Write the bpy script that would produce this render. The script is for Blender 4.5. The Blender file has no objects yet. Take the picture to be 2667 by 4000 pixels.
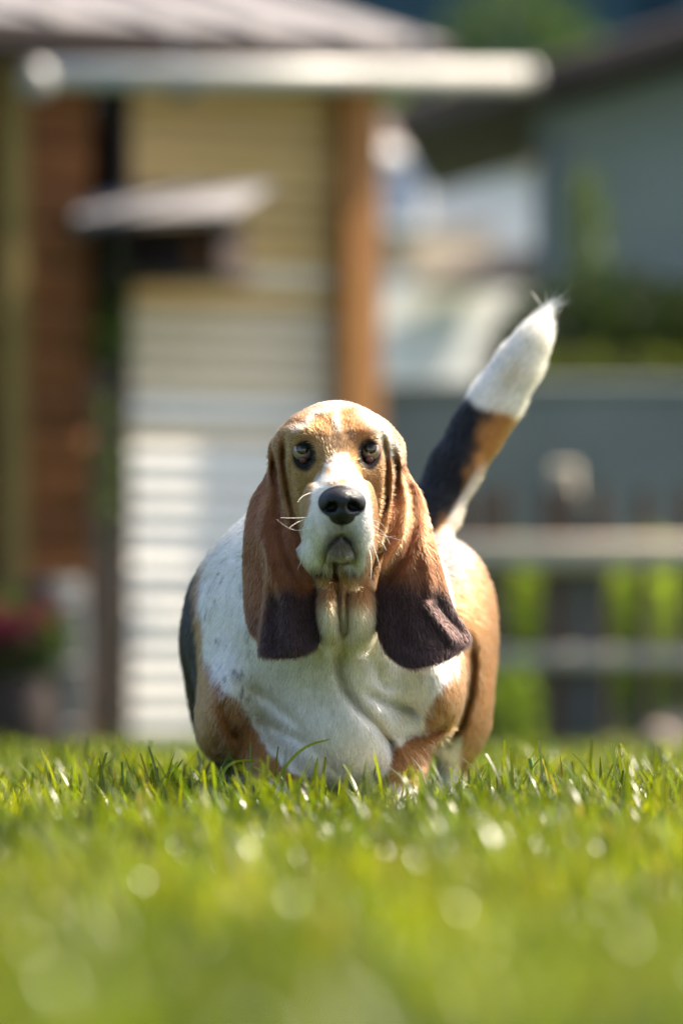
import bpy, bmesh, math, random
import numpy as np

# ------------------------------------------------------------------ camera, sky, sun, exposure
S = bpy.context.scene
C = S.collection
FPX = 22222.0            # focal length in photograph pixels (200 mm on 36 mm, 4000 px high)
CX, HY, CAMH = 1333.5, 2692.0, 0.16     # centre column, horizon row, camera height
cam_d = bpy.data.cameras.new('camera'); cam = bpy.data.objects.new('camera', cam_d); C.objects.link(cam)
cam.location = (0, 0, CAMH); cam.rotation_euler = (math.radians(90), 0, 0)
cam_d.sensor_fit = 'VERTICAL'; cam_d.sensor_height = 36.0; cam_d.sensor_width = 24.0; cam_d.lens = 200.0
cam_d.shift_y = (HY - 2000.0) / 4000.0
cam_d.clip_start = 0.1; cam_d.clip_end = 3000
cam_d.dof.use_dof = True; cam_d.dof.focus_distance = 6.76; cam_d.dof.aperture_fstop = 3.2
S.camera = cam

SUN_AZ, SUN_EL = math.radians(70), math.radians(54)   # azimuth from +Y (view direction) towards +X (right)
sdir = (math.cos(SUN_EL)*math.sin(SUN_AZ), math.cos(SUN_EL)*math.cos(SUN_AZ), math.sin(SUN_EL))
w = bpy.data.worlds.new('World'); S.world = w; w.use_nodes = True
wn = w.node_tree; bg = wn.nodes['Background']
sky = wn.nodes.new('ShaderNodeTexSky'); sky.sky_type = 'NISHITA'; sky.sun_disc = False
sky.sun_elevation = SUN_EL; sky.sun_rotation = SUN_AZ; sky.altitude = 600; sky.air_density = 0.5; sky.dust_density = 3.5; sky.ozone_density = 0.4
wn.links.new(sky.outputs[0], bg.inputs[0]); bg.inputs[1].default_value = 0.15
sun_d = bpy.data.lights.new('sun', 'SUN'); sun_d.energy = 5.0; sun_d.angle = math.radians(0.53); sun_d.color = (1.0, 0.89, 0.73)
sun = bpy.data.objects.new('sun', sun_d); C.objects.link(sun)
from mathutils import Vector, Matrix
sun.rotation_euler = Vector(sdir).to_track_quat('Z', 'Y').to_euler(); sun.location = (5, 5, 12)
S.view_settings.view_transform = 'Standard'; S.view_settings.look = 'None'
S.view_settings.exposure = 1.75; S.view_settings.gamma = 1.0
try: S.view_settings.use_curve_mapping = False
except Exception: pass
S.cycles.use_denoising = True
S.cycles.max_bounces = 10; S.cycles.transparent_max_bounces = 8
S.cycles.sample_clamp_indirect = 8.0

rng = np.random.default_rng(7); random.seed(7)

def at(px, py, Y):
    """photograph pixel at distance Y -> world point"""
    return ((px-CX)*Y/FPX, Y, CAMH + (HY-py)*Y/FPX)
def lin(r, g, b):
    f = lambda c: (c/255/12.92) if c/255 <= 0.04045 else ((c/255+0.055)/1.055)**2.4
    return (f(r), f(g), f(b))

# ------------------------------------------------------------------ helpers
def tag(o, label=None, cat=None, group=None, kind=None):
    if label: o['label'] = label
    if cat: o['category'] = cat
    if group: o['group'] = group
    if kind: o['kind'] = kind
    return o
def empty(name, loc=(0, 0, 0), rz=0.0):
    o = bpy.data.objects.new(name, None); C.objects.link(o)
    o.location = loc; o.rotation_euler = (0, 0, rz); o.empty_display_size = 0.1
    return o
def link(name, me, mat=None, parent=None, loc=None, rot=None):
    if mat is not None and len(me.materials) == 0: me.materials.append(mat)
    o = bpy.data.objects.new(name, me); C.objects.link(o)
    if parent is not None: o.parent = parent
    if loc is not None: o.location = loc
    if rot is not None: o.rotation_euler = rot
    return o
def np_mesh(name, verts, faces, smooth=True):
    """faces: (n,3) or (n,4) int array"""
    verts = np.asarray(verts, np.float32); faces = np.asarray(faces, np.int32)
    me = bpy.data.meshes.new(name); k = faces.shape[1]
    me.vertices.add(len(verts)); me.vertices.foreach_set('co', verts.ravel())
    me.loops.add(faces.size); me.loops.foreach_set('vertex_index', faces.ravel())
    me.polygons.add(len(faces)); me.polygons.foreach_set('loop_start', np.arange(0, faces.size, k, dtype=np.int32))
    try: me.polygons.foreach_set('loop_total', np.full(len(faces), k, np.int32))
    except Exception: pass
    if smooth: me.polygons.foreach_set('use_smooth', np.ones(len(faces), bool))
    me.update(calc_edges=True); me.validate()
    return me
def box_mesh(name, sx, sy, sz, bevel=0.0, centre=True):
    bm = bmesh.new(); bmesh.ops.create_cube(bm, size=1.0)
    for v in bm.verts:
        v.co = Vector((v.co.x*sx, v.co.y*sy, v.co.z*sz + (0 if centre else sz/2)))
    if bevel > 0: bmesh.ops.bevel(bm, geom=list(bm.edges), offset=bevel, segments=1, affect='EDGES')
    me = bpy.data.meshes.new(name); bm.to_mesh(me); bm.free(); return me
def cyl_mesh(name, r1, r2, h, n=16, axis='Z', smooth=True):
    bm = bmesh.new(); bmesh.ops.create_cone(bm, cap_ends=True, segments=n, radius1=r1, radius2=r2, depth=h)
    if axis == 'X': bmesh.ops.rotate(bm, verts=bm.verts, cent=(0, 0, 0), matrix=Matrix.Rotation(math.pi/2, 3, 'Y'))
    if axis == 'Y': bmesh.ops.rotate(bm, verts=bm.verts, cent=(0, 0, 0), matrix=Matrix.Rotation(math.pi/2, 3, 'X'))
    me = bpy.data.meshes.new(name); bm.to_mesh(me); bm.free()
    if smooth:
        for p in me.polygons: p.use_smooth = len(p.vertices) == 4
    return me

def material(name, col, rough=0.7, var=0.25, scale=6.0, bump=0.0, stretch=(1, 1, 1), spec=0.5, metal=0.0, col2=None):
    m = bpy.data.materials.new(name); m.use_nodes = True
    nt = m.node_tree; b = nt.nodes['Principled BSDF']
    b.inputs['Roughness'].default_value = rough; b.inputs['Metallic'].default_value = metal
    b.inputs['Specular IOR Level'].default_value = spec
    tc = nt.nodes.new('ShaderNodeTexCoord'); mp = nt.nodes.new('ShaderNodeMapping'); mp.inputs['Scale'].default_value = stretch
    oi = nt.nodes.new('ShaderNodeObjectInfo'); ad = nt.nodes.new('ShaderNodeVectorMath'); ad.operation = 'ADD'
    ml = nt.nodes.new('ShaderNodeVectorMath'); ml.operation = 'SCALE'; ml.inputs['Scale'].default_value = 17.0
    nt.links.new(oi.outputs['Random'], ml.inputs[0])
    nt.links.new(tc.outputs['Object'], ad.inputs[0]); nt.links.new(ml.outputs[0], ad.inputs[1])
    nt.links.new(ad.outputs[0], mp.inputs[0])
    nz = nt.nodes.new('ShaderNodeTexNoise'); nz.inputs['Scale'].default_value = scale; nz.inputs['Detail'].default_value = 5
    nt.links.new(mp.outputs[0], nz.inputs['Vector'])
    rp = nt.nodes.new('ShaderNodeValToRGB')
    c2 = col2 if col2 is not None else tuple(c*(1-var) for c in col)
    c1 = col if col2 is not None else tuple(min(1, c*(1+var)) for c in col)
    rp.color_ramp.elements[0].position = 0.3; rp.color_ramp.elements[0].color = (*c2, 1)
    rp.color_ramp.elements[1].position = 0.7; rp.color_ramp.elements[1].color = (*c1, 1)
    nt.links.new(nz.outputs['Fac'], rp.inputs[0])
    # every single piece a touch lighter or darker
    hv = nt.nodes.new('ShaderNodeHueSaturation')
    mr = nt.nodes.new('ShaderNodeMapRange'); mr.inputs['To Min'].default_value = 1-var*0.6; mr.inputs['To Max'].default_value = 1+var*0.6
    nt.links.new(oi.outputs['Random'], mr.inputs['Value']); nt.links.new(mr.outputs[0], hv.inputs['Value'])
    nt.links.new(rp.outputs[0], hv.inputs['Color']); nt.links.new(hv.outputs[0], b.inputs['Base Color'])
    if bump > 0:
        bp = nt.nodes.new('ShaderNodeBump'); bp.inputs['Strength'].default_value = bump; bp.inputs['Distance'].default_value = 0.02
        nt.links.new(nz.outputs['Fac'], bp.inputs['Height']); nt.links.new(bp.outputs[0], b.inputs['Normal'])
    return m
def leaf_material(name, attr, trans=0.5, rough=0.45, spec=0.4, tcol=(1.25, 1.15, 0.45)):
    """colour comes from a per-leaf colour attribute; some light passes through"""
    m = bpy.data.materials.new(name); m.use_nodes = True
    nt = m.node_tree; b = nt.nodes['Principled BSDF']; out = nt.nodes['Material Output']
    a = nt.nodes.new('ShaderNodeAttribute'); a.attribute_name = attr
    nt.links.new(a.outputs['Color'], b.inputs['Base Color'])
    b.inputs['Roughness'].default_value = rough; b.inputs['Specular IOR Level'].default_value = spec
    t = nt.nodes.new('ShaderNodeBsdfTranslucent')
    mx = nt.nodes.new('ShaderNodeMix'); mx.data_type = 'RGBA'; mx.blend_type = 'MULTIPLY'; mx.inputs['Factor'].default_value = 1
    nt.links.new(a.outputs['Color'], mx.inputs['A']); mx.inputs['B'].default_value = (*tcol, 1)
    nt.links.new(mx.outputs['Result'], t.inputs['Color'])
    ms = nt.nodes.new('ShaderNodeMixShader'); ms.inputs[0].default_value = trans
    nt.links.new(b.outputs[0], ms.inputs[1]); nt.links.new(t.outputs[0], ms.inputs[2]); nt.links.new(ms.outputs[0], out.inputs['Surface'])
    return m
def add_color(me, name, cols, domain='POINT'):
    a = me.attributes.new(name, 'FLOAT_COLOR', domain)
    c = np.ones((len(cols), 4), np.float32); c[:, :3] = cols
    a.data.foreach_set('color', c.ravel())

def sstep(e0, e1, x):
    t = np.clip((x-e0)/(e1-e0), 0, 1); return t*t*(3-2*t)
_nd = rng.normal(size=(24, 3)); _nd /= np.linalg.norm(_nd, axis=1)[:, None]; _np = rng.uniform(0, 6.28, 24)
def wob(X, Y, Z, freq, k0=0, n=8):
    """cheap smooth noise, about -1..1"""
    s = 0
    for i in range(k0, k0+n):
        d = _nd[i % 24]; s = s + np.sin((X*d[0]+Y*d[1]+Z*d[2])*freq*(0.6+0.11*(i-k0))+_np[i % 24] + 1.3*np.sin((X*d[1]+Y*d[2]-Z*d[0])*freq*0.7))
    return s/(n*0.5)

# ------------------------------------------------------------------ ground
def gz(y, x=0.0):
    y = np.asarray(y, float)
    a = -0.10*sstep(8.5, 20.0, y)
    return a + 0.9*sstep(30, 75, y) + 6.0*sstep(70, 260, y)
ys = np.concatenate([np.arange(-6, 30, 0.75), np.arange(30, 80, 4), np.arange(80, 700, 40)])
xs = np.concatenate([-np.geomspace(400, 3, 22), np.linspace(-2.5, 2.5, 11), np.geomspace(3, 400, 22)])
gx, gy = np.meshgrid(xs, ys); nx, ny = len(xs), len(ys)
gzz = gz(gy) + 0.006*np.sin(gx*3.1+gy*1.7)*np.sin(gy*2.3-gx)
idx = np.arange(nx*ny).reshape(ny, nx)
gf = np.stack([idx[:-1, :-1], idx[:-1, 1:], idx[1:, 1:], idx[1:, :-1]], -1).reshape(-1, 4)
M_turf = material('turf', (0.045, 0.085, 0.008), 1.0, 0.45, 9.0, 0.6, spec=0.05, col2=(0.028, 0.045, 0.007))
lawn = link('lawn', np_mesh('lawn', np.stack([gx, gy, gzz], -1).reshape(-1, 3), gf), M_turf)
tag(lawn, 'green lawn the dog is walking on', 'lawn', kind='structure')

# far wooded mountain side behind the houses
mx_, my_ = np.meshgrid(np.linspace(-640, 640, 321), np.linspace(310, 450, 50))
mz_ = -16 + (my_-310)*1.25 + 9*np.sin(mx_*0.021+1)*np.sin(my_*0.017) + 3.0*np.sin(mx_*0.09)*np.sin(my_*0.11+mx_*0.03) \
    + rng.uniform(0, 6.5, mx_.shape) + 3
mi = np.arange(mx_.size).reshape(mx_.shape)
mf = np.stack([mi[:-1, :-1], mi[:-1, 1:], mi[1:, 1:], mi[1:, :-1]], -1).reshape(-1, 4)
M_forest = material('mountain_forest', (0.010, 0.025, 0.036), 1.0, 0.5, 0.05, 0.0, spec=0.0, col2=(0.006, 0.015, 0.024))  # the slope's shade is put into this dark bluish forest colour
mountain = link('mountain', np_mesh('mountain', np.stack([mx_, my_, mz_], -1).reshape(-1, 3), mf, False), M_forest)
tag(mountain, 'dark wooded mountain side far behind the houses', 'mountain', kind='structure')
NHAIR = 330000
GR = 2000
# ================================================================== wooden cabin
M_honey = material('honey_boards', (0.62, 0.40, 0.155), 0.8, 0.22, 5, 0.25, (0.5, 4, 9), col2=(0.50, 0.305, 0.10))
M_pale = material('pale_boards', (0.68, 0.55, 0.38), 0.8, 0.18, 5, 0.25, (0.5, 4, 9), col2=(0.58, 0.45, 0.29))
M_bleach = material('bleached_boards', (0.76, 0.72, 0.645), 0.85, 0.12, 5, 0.25, (0.5, 4, 9), col2=(0.67, 0.62, 0.55))
M_brownlog = material('brown_logs', (0.19, 0.068, 0.017), 0.85, 0.3, 4, 0.3, (0.5, 4, 9), spec=.25, col2=(0.11, 0.040, 0.011))
M_post = material('stained_post', (0.36, 0.145, 0.025), 0.7, 0.22, 4, 0.25, (6, 6, 0.6), col2=(0.25, 0.095, 0.016))
M_olive = material('mossy_post', (0.14, 0.095, 0.018), 0.85, 0.3, 4, 0.2, (5, 5, 0.7))
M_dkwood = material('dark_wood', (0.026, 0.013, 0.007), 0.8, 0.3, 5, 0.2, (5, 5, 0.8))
M_greyboard = material('grey_boards', (0.12, 0.095, 0.07), 0.85, 0.25, 5, 0.3, (6, 6, 0.7))
M_roofgrey = material('roof_sheet', (0.15, 0.135, 0.125), 0.6, 0.2, 2.5, 0.15, (1, 4, 1))
M_white = material('white_painted_metal', (0.41, 0.39, 0.345), 0.42, 0.12, 3.0, 0.05)
M_slate = material('grey_felt', (0.22, 0.205, 0.20), 0.8, 0.2, 6, 0.3)
M_slated = material('dark_felt', (0.10, 0.105, 0.12), 0.85, 0.25, 6, 0.3)

CT = math.radians(30); CD = 24.0; KM = CD/FPX            # cabin turned a little; metres per photo pixel there
cab_o = at(1440, 2950, CD)
cabin = empty('wooden_cabin', (cab_o[0], CD, -0.1), CT)
tag(cabin, 'wooden garden cabin with pale horizontal boards, brown corner posts and grey sheet roof', 'cabin')
def cu(px):                                              # local x of a photo column on the front wall
    k = (px-CX)/FPX; return (k*CD-cab_o[0])/(math.cos(CT)-k*math.sin(CT))
def czz(py): return CAMH+(HY-py)*KM+0.1
EAVE = czz(222); OVH = -.17
def cbox(name, px0, px1, z0, z1, y0, y1, mat, bev=0.006, parent=None):
    u0, u1 = cu(px0), cu(px1)
    return link(name, box_mesh(name, abs(u1-u0), y1-y0, z1-z0, bev), mat, parent or cabin, ((u0+u1)/2, (y0+y1)/2, (z0+z1)/2))
# front wall: rounded boards, rain-bleached below, warm eave shade painted into the honey above
def log_mesh(name, L, h, d):
    bm = bmesh.new(); prof = [(-d/2, -h/2), (-d*.62, -h*.28), (-d*.72, 0), (-d*.62, h*.28), (-d/2, h/2), (d/2, h/2), (d/2, -h/2)]
    ring = [[bm.verts.new((x, y, z)) for y, z in prof] for x in (-L/2, L/2)]
    n = len(prof)
    for i in range(n): bm.faces.new((ring[0][i], ring[0][(i+1) % n], ring[1][(i+1) % n], ring[1][i]))
    bm.faces.new(ring[0][::-1]); bm.faces.new(ring[1])
    me = bpy.data.meshes.new(name); bm.to_mesh(me); bm.free(); return me
ph = 0.094; nrow = int((EAVE-0.06)/ph)
wl = cu(1296)-cu(512); lm_h = log_mesh('plank_honey', wl, ph*.94, .05); lm_b = log_mesh('plank_bleached', wl, ph*.94, .05)
lm_p = lm_h.copy(); lm_p.materials.append(M_pale); lm_h.materials.append(M_honey); lm_b.materials.append(M_bleach)
for i in range(nrow):
    z = 0.05+ph*(i+.5)
    hon = z > 2.05 or (z > 1.80 and i % 2); pal = z > 1.45 or (z > 1.2 and i % 2)
    link('wall_plank', lm_h if hon else (lm_p if pal else lm_b), None, cabin, ((cu(1296)+cu(512))/2+random.uniform(-.014, .006), 0.03+random.uniform(-.004, .004), z))
# brown log wall on the left and its posts
wl2 = cu(325)-cu(72); lm2 = log_mesh('plank_brown', wl2, .155, .09); lm2.materials.append(M_brownlog)
for i in range(int(EAVE/.165)):
    link('wall_plank', lm2, None, cabin, ((cu(72)+cu(325))/2, -.02+random.uniform(-.01, .01), .09+.165*i))
lm3 = log_mesh('plank_far', cu(-30)-cu(-2200), .155, .09); lm3.materials.append(M_brownlog)
for i in range(int(EAVE/.165)):
    link('wall_plank', lm3, None, cabin, ((cu(-30)+cu(-2200))/2, .03, .09+.165*i))
cbox('corner_post', 1300, 1436, 0, EAVE-.02, -.12, .10, M_post)
cbox('post', -28, 64, 0, EAVE-.02, -.10, .06, M_olive)
cbox('door_frame', 470, 508, 0, EAVE-.05, -.02, .10, M_dkwood)
cbox('door_frame', 329, 352, 0, EAVE-.05, -.01, .10, M_dkwood)
hd_ = cbox('half_door', 356, 468, .05, czz(1480), .04, .08, M_greyboard)
for k in range(3):
    a_ = 356+112*k/3
    cbox('door_board', a_+3, a_+112/3-3, .06, czz(1480)-.01, .015, .037, M_greyboard)
# back and side walls close the room so that the doorway is dark
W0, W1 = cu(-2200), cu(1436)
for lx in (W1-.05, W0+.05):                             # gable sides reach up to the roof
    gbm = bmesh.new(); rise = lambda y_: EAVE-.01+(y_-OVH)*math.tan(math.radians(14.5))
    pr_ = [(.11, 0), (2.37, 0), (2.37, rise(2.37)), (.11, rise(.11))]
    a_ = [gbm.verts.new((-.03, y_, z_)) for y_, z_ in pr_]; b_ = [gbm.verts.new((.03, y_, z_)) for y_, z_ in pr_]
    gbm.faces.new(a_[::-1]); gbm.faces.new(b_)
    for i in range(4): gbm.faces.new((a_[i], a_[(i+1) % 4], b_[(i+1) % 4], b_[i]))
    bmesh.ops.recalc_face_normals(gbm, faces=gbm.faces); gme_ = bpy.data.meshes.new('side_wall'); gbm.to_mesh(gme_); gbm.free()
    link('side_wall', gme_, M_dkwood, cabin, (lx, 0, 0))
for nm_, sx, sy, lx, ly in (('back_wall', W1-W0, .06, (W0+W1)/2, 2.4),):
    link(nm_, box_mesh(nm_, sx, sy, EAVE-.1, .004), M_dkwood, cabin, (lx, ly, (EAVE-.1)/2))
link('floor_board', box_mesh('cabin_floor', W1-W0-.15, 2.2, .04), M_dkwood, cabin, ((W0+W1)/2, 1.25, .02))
link('eave_beam', box_mesh('eave_beam', cu(1600)-W0, .06, .12, .006), M_dkwood, cabin, ((cu(1600)+W0)/2, -.075, EAVE-.07))
# roof: sheets running down the slope, with raised seams
RP = math.radians(14.5); RL = 2.9; pw = .47
rr = cu(1672); k = 0
pm = box_mesh('roof_panel', pw-.012, RL, .035, .004); pm.materials.append(M_roofgrey)
sm_ = box_mesh('roof_seam', .045, RL, .05, .008); sm_.materials.append(M_roofgrey)
while rr-k*pw > W0-.3:
    cx_ = rr-pw*(k+.5); yy = OVH+RL/2*math.cos(RP); zz = EAVE+.035+RL/2*math.sin(RP)
    link('roof_panel', pm, None, cabin, (cx_, yy, zz), (RP, 0, 0)); link('roof_seam', sm_, None, cabin, (cx_-pw/2, yy, zz+.022), (RP, 0, 0)); k += 1
link('verge_board', box_mesh('verge_board', .035, RL, .13, .004), M_dkwood, cabin, (rr+.022, OVH+RL/2*math.cos(RP), EAVE-.02+RL/2*math.sin(RP)), (RP, 0, 0))
link('fascia_board', box_mesh('fascia', rr-W0+.3, .028, .11, .004), M_dkwood, cabin, ((rr+W0-.3)/2, OVH-.015, EAVE-.02))
RP2 = math.radians(-14.5)
link('roof_panel', box_mesh('rear_roof', rr-W0+.3, 2.0, .035), M_roofgrey, cabin, ((rr+W0-.3)/2, OVH+RL*math.cos(RP)+1.0*math.cos(RP), EAVE+.035+RL*math.sin(RP)-1.0*math.sin(RP)), (RP2, 0, 0))

# white awning tube hung along the eave
A0, A1 = at(150, 292, CD-1.15), at(2050, 298, CD-.02)
aw_c = [(A0[i]+A1[i])/2 for i in range(3)]; awl = math.dist(A0, A1); awz = math.atan2(A1[1]-A0[1], A1[0]-A0[0])
awn = empty('awning_tube', tuple(aw_c), awz); awn.rotation_euler.y = -math.asin((A1[2]-A0[2])/awl); tag(awn, 'long white rolled awning tube hanging along the cabin eave', 'awning')
link('tube', cyl_mesh('awning_tube', .052, .052, awl, 24, 'X'), M_white, awn)
link('end_cap', cyl_mesh('awning_cap', .070, .070, .06, 20, 'X'), M_white, awn, (-awl/2-.01, 0, -.02))
link('end_cap', cyl_mesh('awning_cap2', .060, .052, .05, 20, 'X'), M_white, awn, (awl/2+.01, 0, 0))
for px_ in (712, 1655):
    lx = (px_-150)/(2050-150)*awl-awl/2
    link('bracket', box_mesh('bracket', .055, .13, .155, .01), M_slated, awn, (lx, .035, -.012))
    link('hanger', box_mesh('hanger', .03, .03, .16, .004), M_slated, awn, (lx, .09, .10))

# small roofed feeder box fixed to the boards
fb0 = at(690, 1100, CD-.78)
fb = empty('bird_feeder', fb0, math.radians(-24)); tag(fb, 'small dark wooden bird feeder house with grey plank roof on the cabin wall', 'bird feeder')
link('tray', box_mesh('tray', .56, .30, .035, .004), M_dkwood, fb, (0, 0, .02))
link('back_panel', box_mesh('fback', .50, .02, .22, .003), M_dkwood, fb, (0, .13, .145))
for sx in (-.24, .24):
    link('side_panel', box_mesh('fside', .02, .24, .20, .003), M_dkwood, fb, (sx, 0, .135))
link('seed_block', box_mesh('seedblock', .10, .12, .12, .02), M_brownlog, fb, (.13, -.02, .10))
for k in range(4):
    yy = -.19+.105*k; link('roof_plank', box_mesh('froof', .70, .115, .022, .004), M_slate if k < 3 else M_slated, fb, (0, yy, .262+.036*k), (math.radians(19), 0, 0))
link('gable_board', box_mesh('fgable', .02, .40, .11, .004), M_slated, fb, (-.345, -.02, .29), (math.radians(19), 0, 0))
link('bracket', box_mesh('fbr', .06, .30, .05, .004), M_dkwood, fb, (.1, .26, .03))

# ================================================================== leaves for shrubs and flowers
def leaf_cloud(n, blobs, size, base, var=.25, seed=3, alt=None):
    """n leaf faces (two triangles folded along the midrib) spread through ellipsoid clumps"""
    r = np.random.default_rng(seed)
    bl = np.array(blobs, float); wv = bl[:, 3]*bl[:, 4]*bl[:, 5]; kk = r.choice(len(bl), n, p=wv/wv.sum())
    d = r.normal(size=(n, 3)); d /= np.linalg.norm(d, axis=1)[:, None]; rad = r.uniform(.35, 1.05, (n, 1))**.6
    c = bl[kk, :3] + d*rad*bl[kk, 3:6]
    L = size*r.uniform(.6, 1.3, (n, 1)); Wd = L*.45
    a = d + r.normal(0, .7, (n, 3)) + np.array((0, 0, .3)); a /= np.linalg.norm(a, axis=1)[:, None]
    q = np.cross(a, r.normal(size=(n, 3))); q /= np.maximum(np.linalg.norm(q, axis=1), 1e-6)[:, None]; nn_ = np.cross(a, q)
    vs = np.stack([c, c+a*L*.5+q*Wd*.5+nn_*Wd*.15, c+a*L, c+a*L*.5-q*Wd*.5+nn_*Wd*.15], 1).reshape(-1, 3)
    i0 = np.arange(n)*4; fs = np.concatenate([np.stack([i0, i0+1, i0+2], 1), np.stack([i0, i0+2, i0+3], 1)])
    base = np.array(base); cl = base*(1+var*r.normal(size=(n, 1)))
    if alt is not None: m = r.random(n) < alt[1]; cl[m] = np.array(alt[0])*(1+var*r.normal(size=(int(m.sum()), 1)))
    return vs, fs, np.repeat(np.clip(cl, .005, .8), 4, 0)
M_leaf = leaf_material('shrub_leaf', 'leaf', 0.55, 0.5, 0.35)
M_bark = material('bark', (0.10, 0.07, 0.045), 0.9, 0.3, 20, 0.4)
def shrub(name, loc, blobs, n, size, base, label, cat='shrub', group=None, stems=5, seed=1, alt=None):
    r = random.Random(seed); root = empty(name, loc); tag(root, label, cat, group)
    vs, fs, cl = leaf_cloud(n, blobs, size, base, seed=seed, alt=alt)
    me = np_mesh(name+'_leaves', vs, fs, False); add_color(me, 'leaf', cl); o = link('crown', me, M_leaf, root); o['kind'] = 'stuff'
    for k in range(stems):
        b = blobs[k % len(blobs)]; top = (b[0]+r.uniform(-.3, .3)*b[3], b[1]+r.uniform(-.3, .3)*b[4], b[2]+b[5]*.5)
        bx_, by_ = b[0]*.3+r.uniform(-.04, .04), b[1]*.3
        p = [(bx_, by_, -.02), (bx_*.6+top[0]*.4+r.uniform(-.03, .03), by_*.6+top[1]*.4, top[2]*.5), top]
        v2, f2 = tube3(p, .014, .004); link('stem', np_mesh('stem', v2, f2), M_bark, root)
    return root
def tube3(pts, r0, r1, n=6):
    pts = [Vector(p) for p in pts]; vs = []; fs = []
    for i, p in enumerate(pts):
        d = (pts[min(i+1, len(pts)-1)]-pts[max(i-1, 0)]).normalized(); a = d.orthogonal().normalized(); b2 = d.cross(a)
        r = r0+(r1-r0)*i/(len(pts)-1)
        for k in range(n): vs.append(p+(a*math.cos(6.2832*k/n)+b2*math.sin(6.2832*k/n))*r)
    for i in range(len(pts)-1):
        for k in range(n): fs.append((i*n+k, i*n+(k+1) % n, (i+1)*n+(k+1) % n, (i+1)*n+k))
    return [tuple(v) for v in vs], fs

# ---- by the cabin: grey tub, magenta flowers, climbing plant
def barrel_mesh(r, h):
    bm = bmesh.new(); n = 24; rows = []
    for j in range(9):
        s = j/8; rr_ = r*(.86+.14*math.sin(math.pi*s)); rows.append([bm.verts.new((rr_*math.cos(6.2832*k/n), rr_*math.sin(6.2832*k/n), h*s)) for k in range(n)])
    for j in range(8):
        for k in range(n): bm.faces.new((rows[j][k], rows[j][(k+1) % n], rows[j+1][(k+1) % n], rows[j+1][k]))
    inner = [bm.verts.new((r*.8*math.cos(6.2832*k/n), r*.8*math.sin(6.2832*k/n), h)) for k in range(n)]
    low = [bm.verts.new((r*.8*math.cos(6.2832*k/n), r*.8*math.sin(6.2832*k/n), h-.06)) for k in range(n)]
    for k in range(n):
        bm.faces.new((rows[8][k], rows[8][(k+1) % n], inner[(k+1) % n], inner[k])); bm.faces.new((inner[k], inner[(k+1) % n], low[(k+1) % n], low[k]))
    bm.faces.new(low)
    me = bpy.data.meshes.new('barrel'); bm.to_mesh(me); bm.free()
    for p in me.polygons: p.use_smooth = True
    return me
M_tub = material('grey_tub', (0.030, 0.037, 0.038), 0.75, 0.2, 4, 0.1)
M_hoop = material('hoop', (0.05, 0.05, 0.05), 0.5, 0.2, 4, metal=0.6)
tb = at(215, 2950, CD-1.15); tub = empty('rain_barrel', (tb[0], tb[1], -.1)); tag(tub, 'grey rain barrel standing in front of the dark cabin doorway', 'barrel')
link('barrel', barrel_mesh(.135, .70), M_tub, tub)
for z in (.10, .35, .60): link('hoop', cyl_mesh('hoop', .135*(.875+.14*math.sin(math.pi*z/.7)), .135*(.875+.14*math.sin(math.pi*z/.7)), .025, 24), M_hoop, tub, (0, 0, z))
pp = at(62, 2950, CD-1.5); pot = empty('flower_pot', (pp[0], pp[1], -.1)); tag(pot, 'dark pot of magenta flowers beside the rain barrel', 'flower pot')
link('pot', barrel_mesh(.16, .30), M_dkwood, pot)
vs, fs, cl = leaf_cloud(900, [(0, 0, .45, .20, .16, .16)], .06, (0.035, 0.06, 0.02), seed=8)
m_ = np_mesh('pot_leaves', vs, fs, False); add_color(m_, 'leaf', cl); o_ = link('foliage', m_, M_leaf, pot); o_['kind'] = 'stuff'
vs, fs, cl = leaf_cloud(420, [(-.05, -.06, .50, .16, .12, .07), (.09, -.07, .56, .07, .07, .04)], .05, (0.16, 0.010, 0.10), seed=9)
m_ = np_mesh('petals', vs, fs, False); add_color(m_, 'leaf', cl); o_ = link('petals', m_, M_leaf, pot); o_['kind'] = 'stuff'
cp_ = at(440, 2950, CD-.78)
shrub('climbing_plant', (cp_[0], cp_[1], -.1), [(0, 0, 1.70, .05, .04, .10), (.01, 0, 1.95, .03, .03, .07), (-.02, 0, 1.2, .035, .03, .3)], 170, .07, (0.10, 0.16, 0.02), 'thin climbing plant with light green leaves up the cabin doorway', 'plant', None, 2, 5)

# ================================================================== fence on the right
M_rail = material('weathered_rail', (0.50, 0.41, 0.29), 0.85, 0.2, 4, 0.3, (1, 4, 8))
M_picket = material('brown_picket', (0.10, 0.065, 0.040), 0.85, 0.3, 5, 0.3, (8, 8, 1))
M_fpost = material('green_post', (0.11, 0.125, 0.105), 0.6, 0.2, 6, 0.1)
FD = 22.3; fo = at(1700, 2955, FD); fz = math.radians(-9)
fence = empty('picket_fence', (fo[0], FD, -.1), fz)
tag(fence, 'weathered wooden picket fence with pale rails at the edge of the lawn', 'fence')
def fu(px): k_ = (px-CX)/FPX; return (k_*FD-fo[0])/(math.cos(fz)-k_*math.sin(fz))
def fzz(py): return CAMH+(HY-py)*FD/FPX+.1
x0, x1 = fu(1480), fu(4300)
for nm_, a_, b_ in (('top_rail', 2232, 2106), ('bottom_rail', 2610, 2535)):
    link(nm_, cyl_mesh(nm_, (fzz(b_)-fzz(a_))/2, (fzz(b_)-fzz(a_))/2.1, x1-x0, 14, 'X'), M_rail, fence, ((x0+x1)/2, -.055, (fzz(a_)+fzz(b_))/2))
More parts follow.
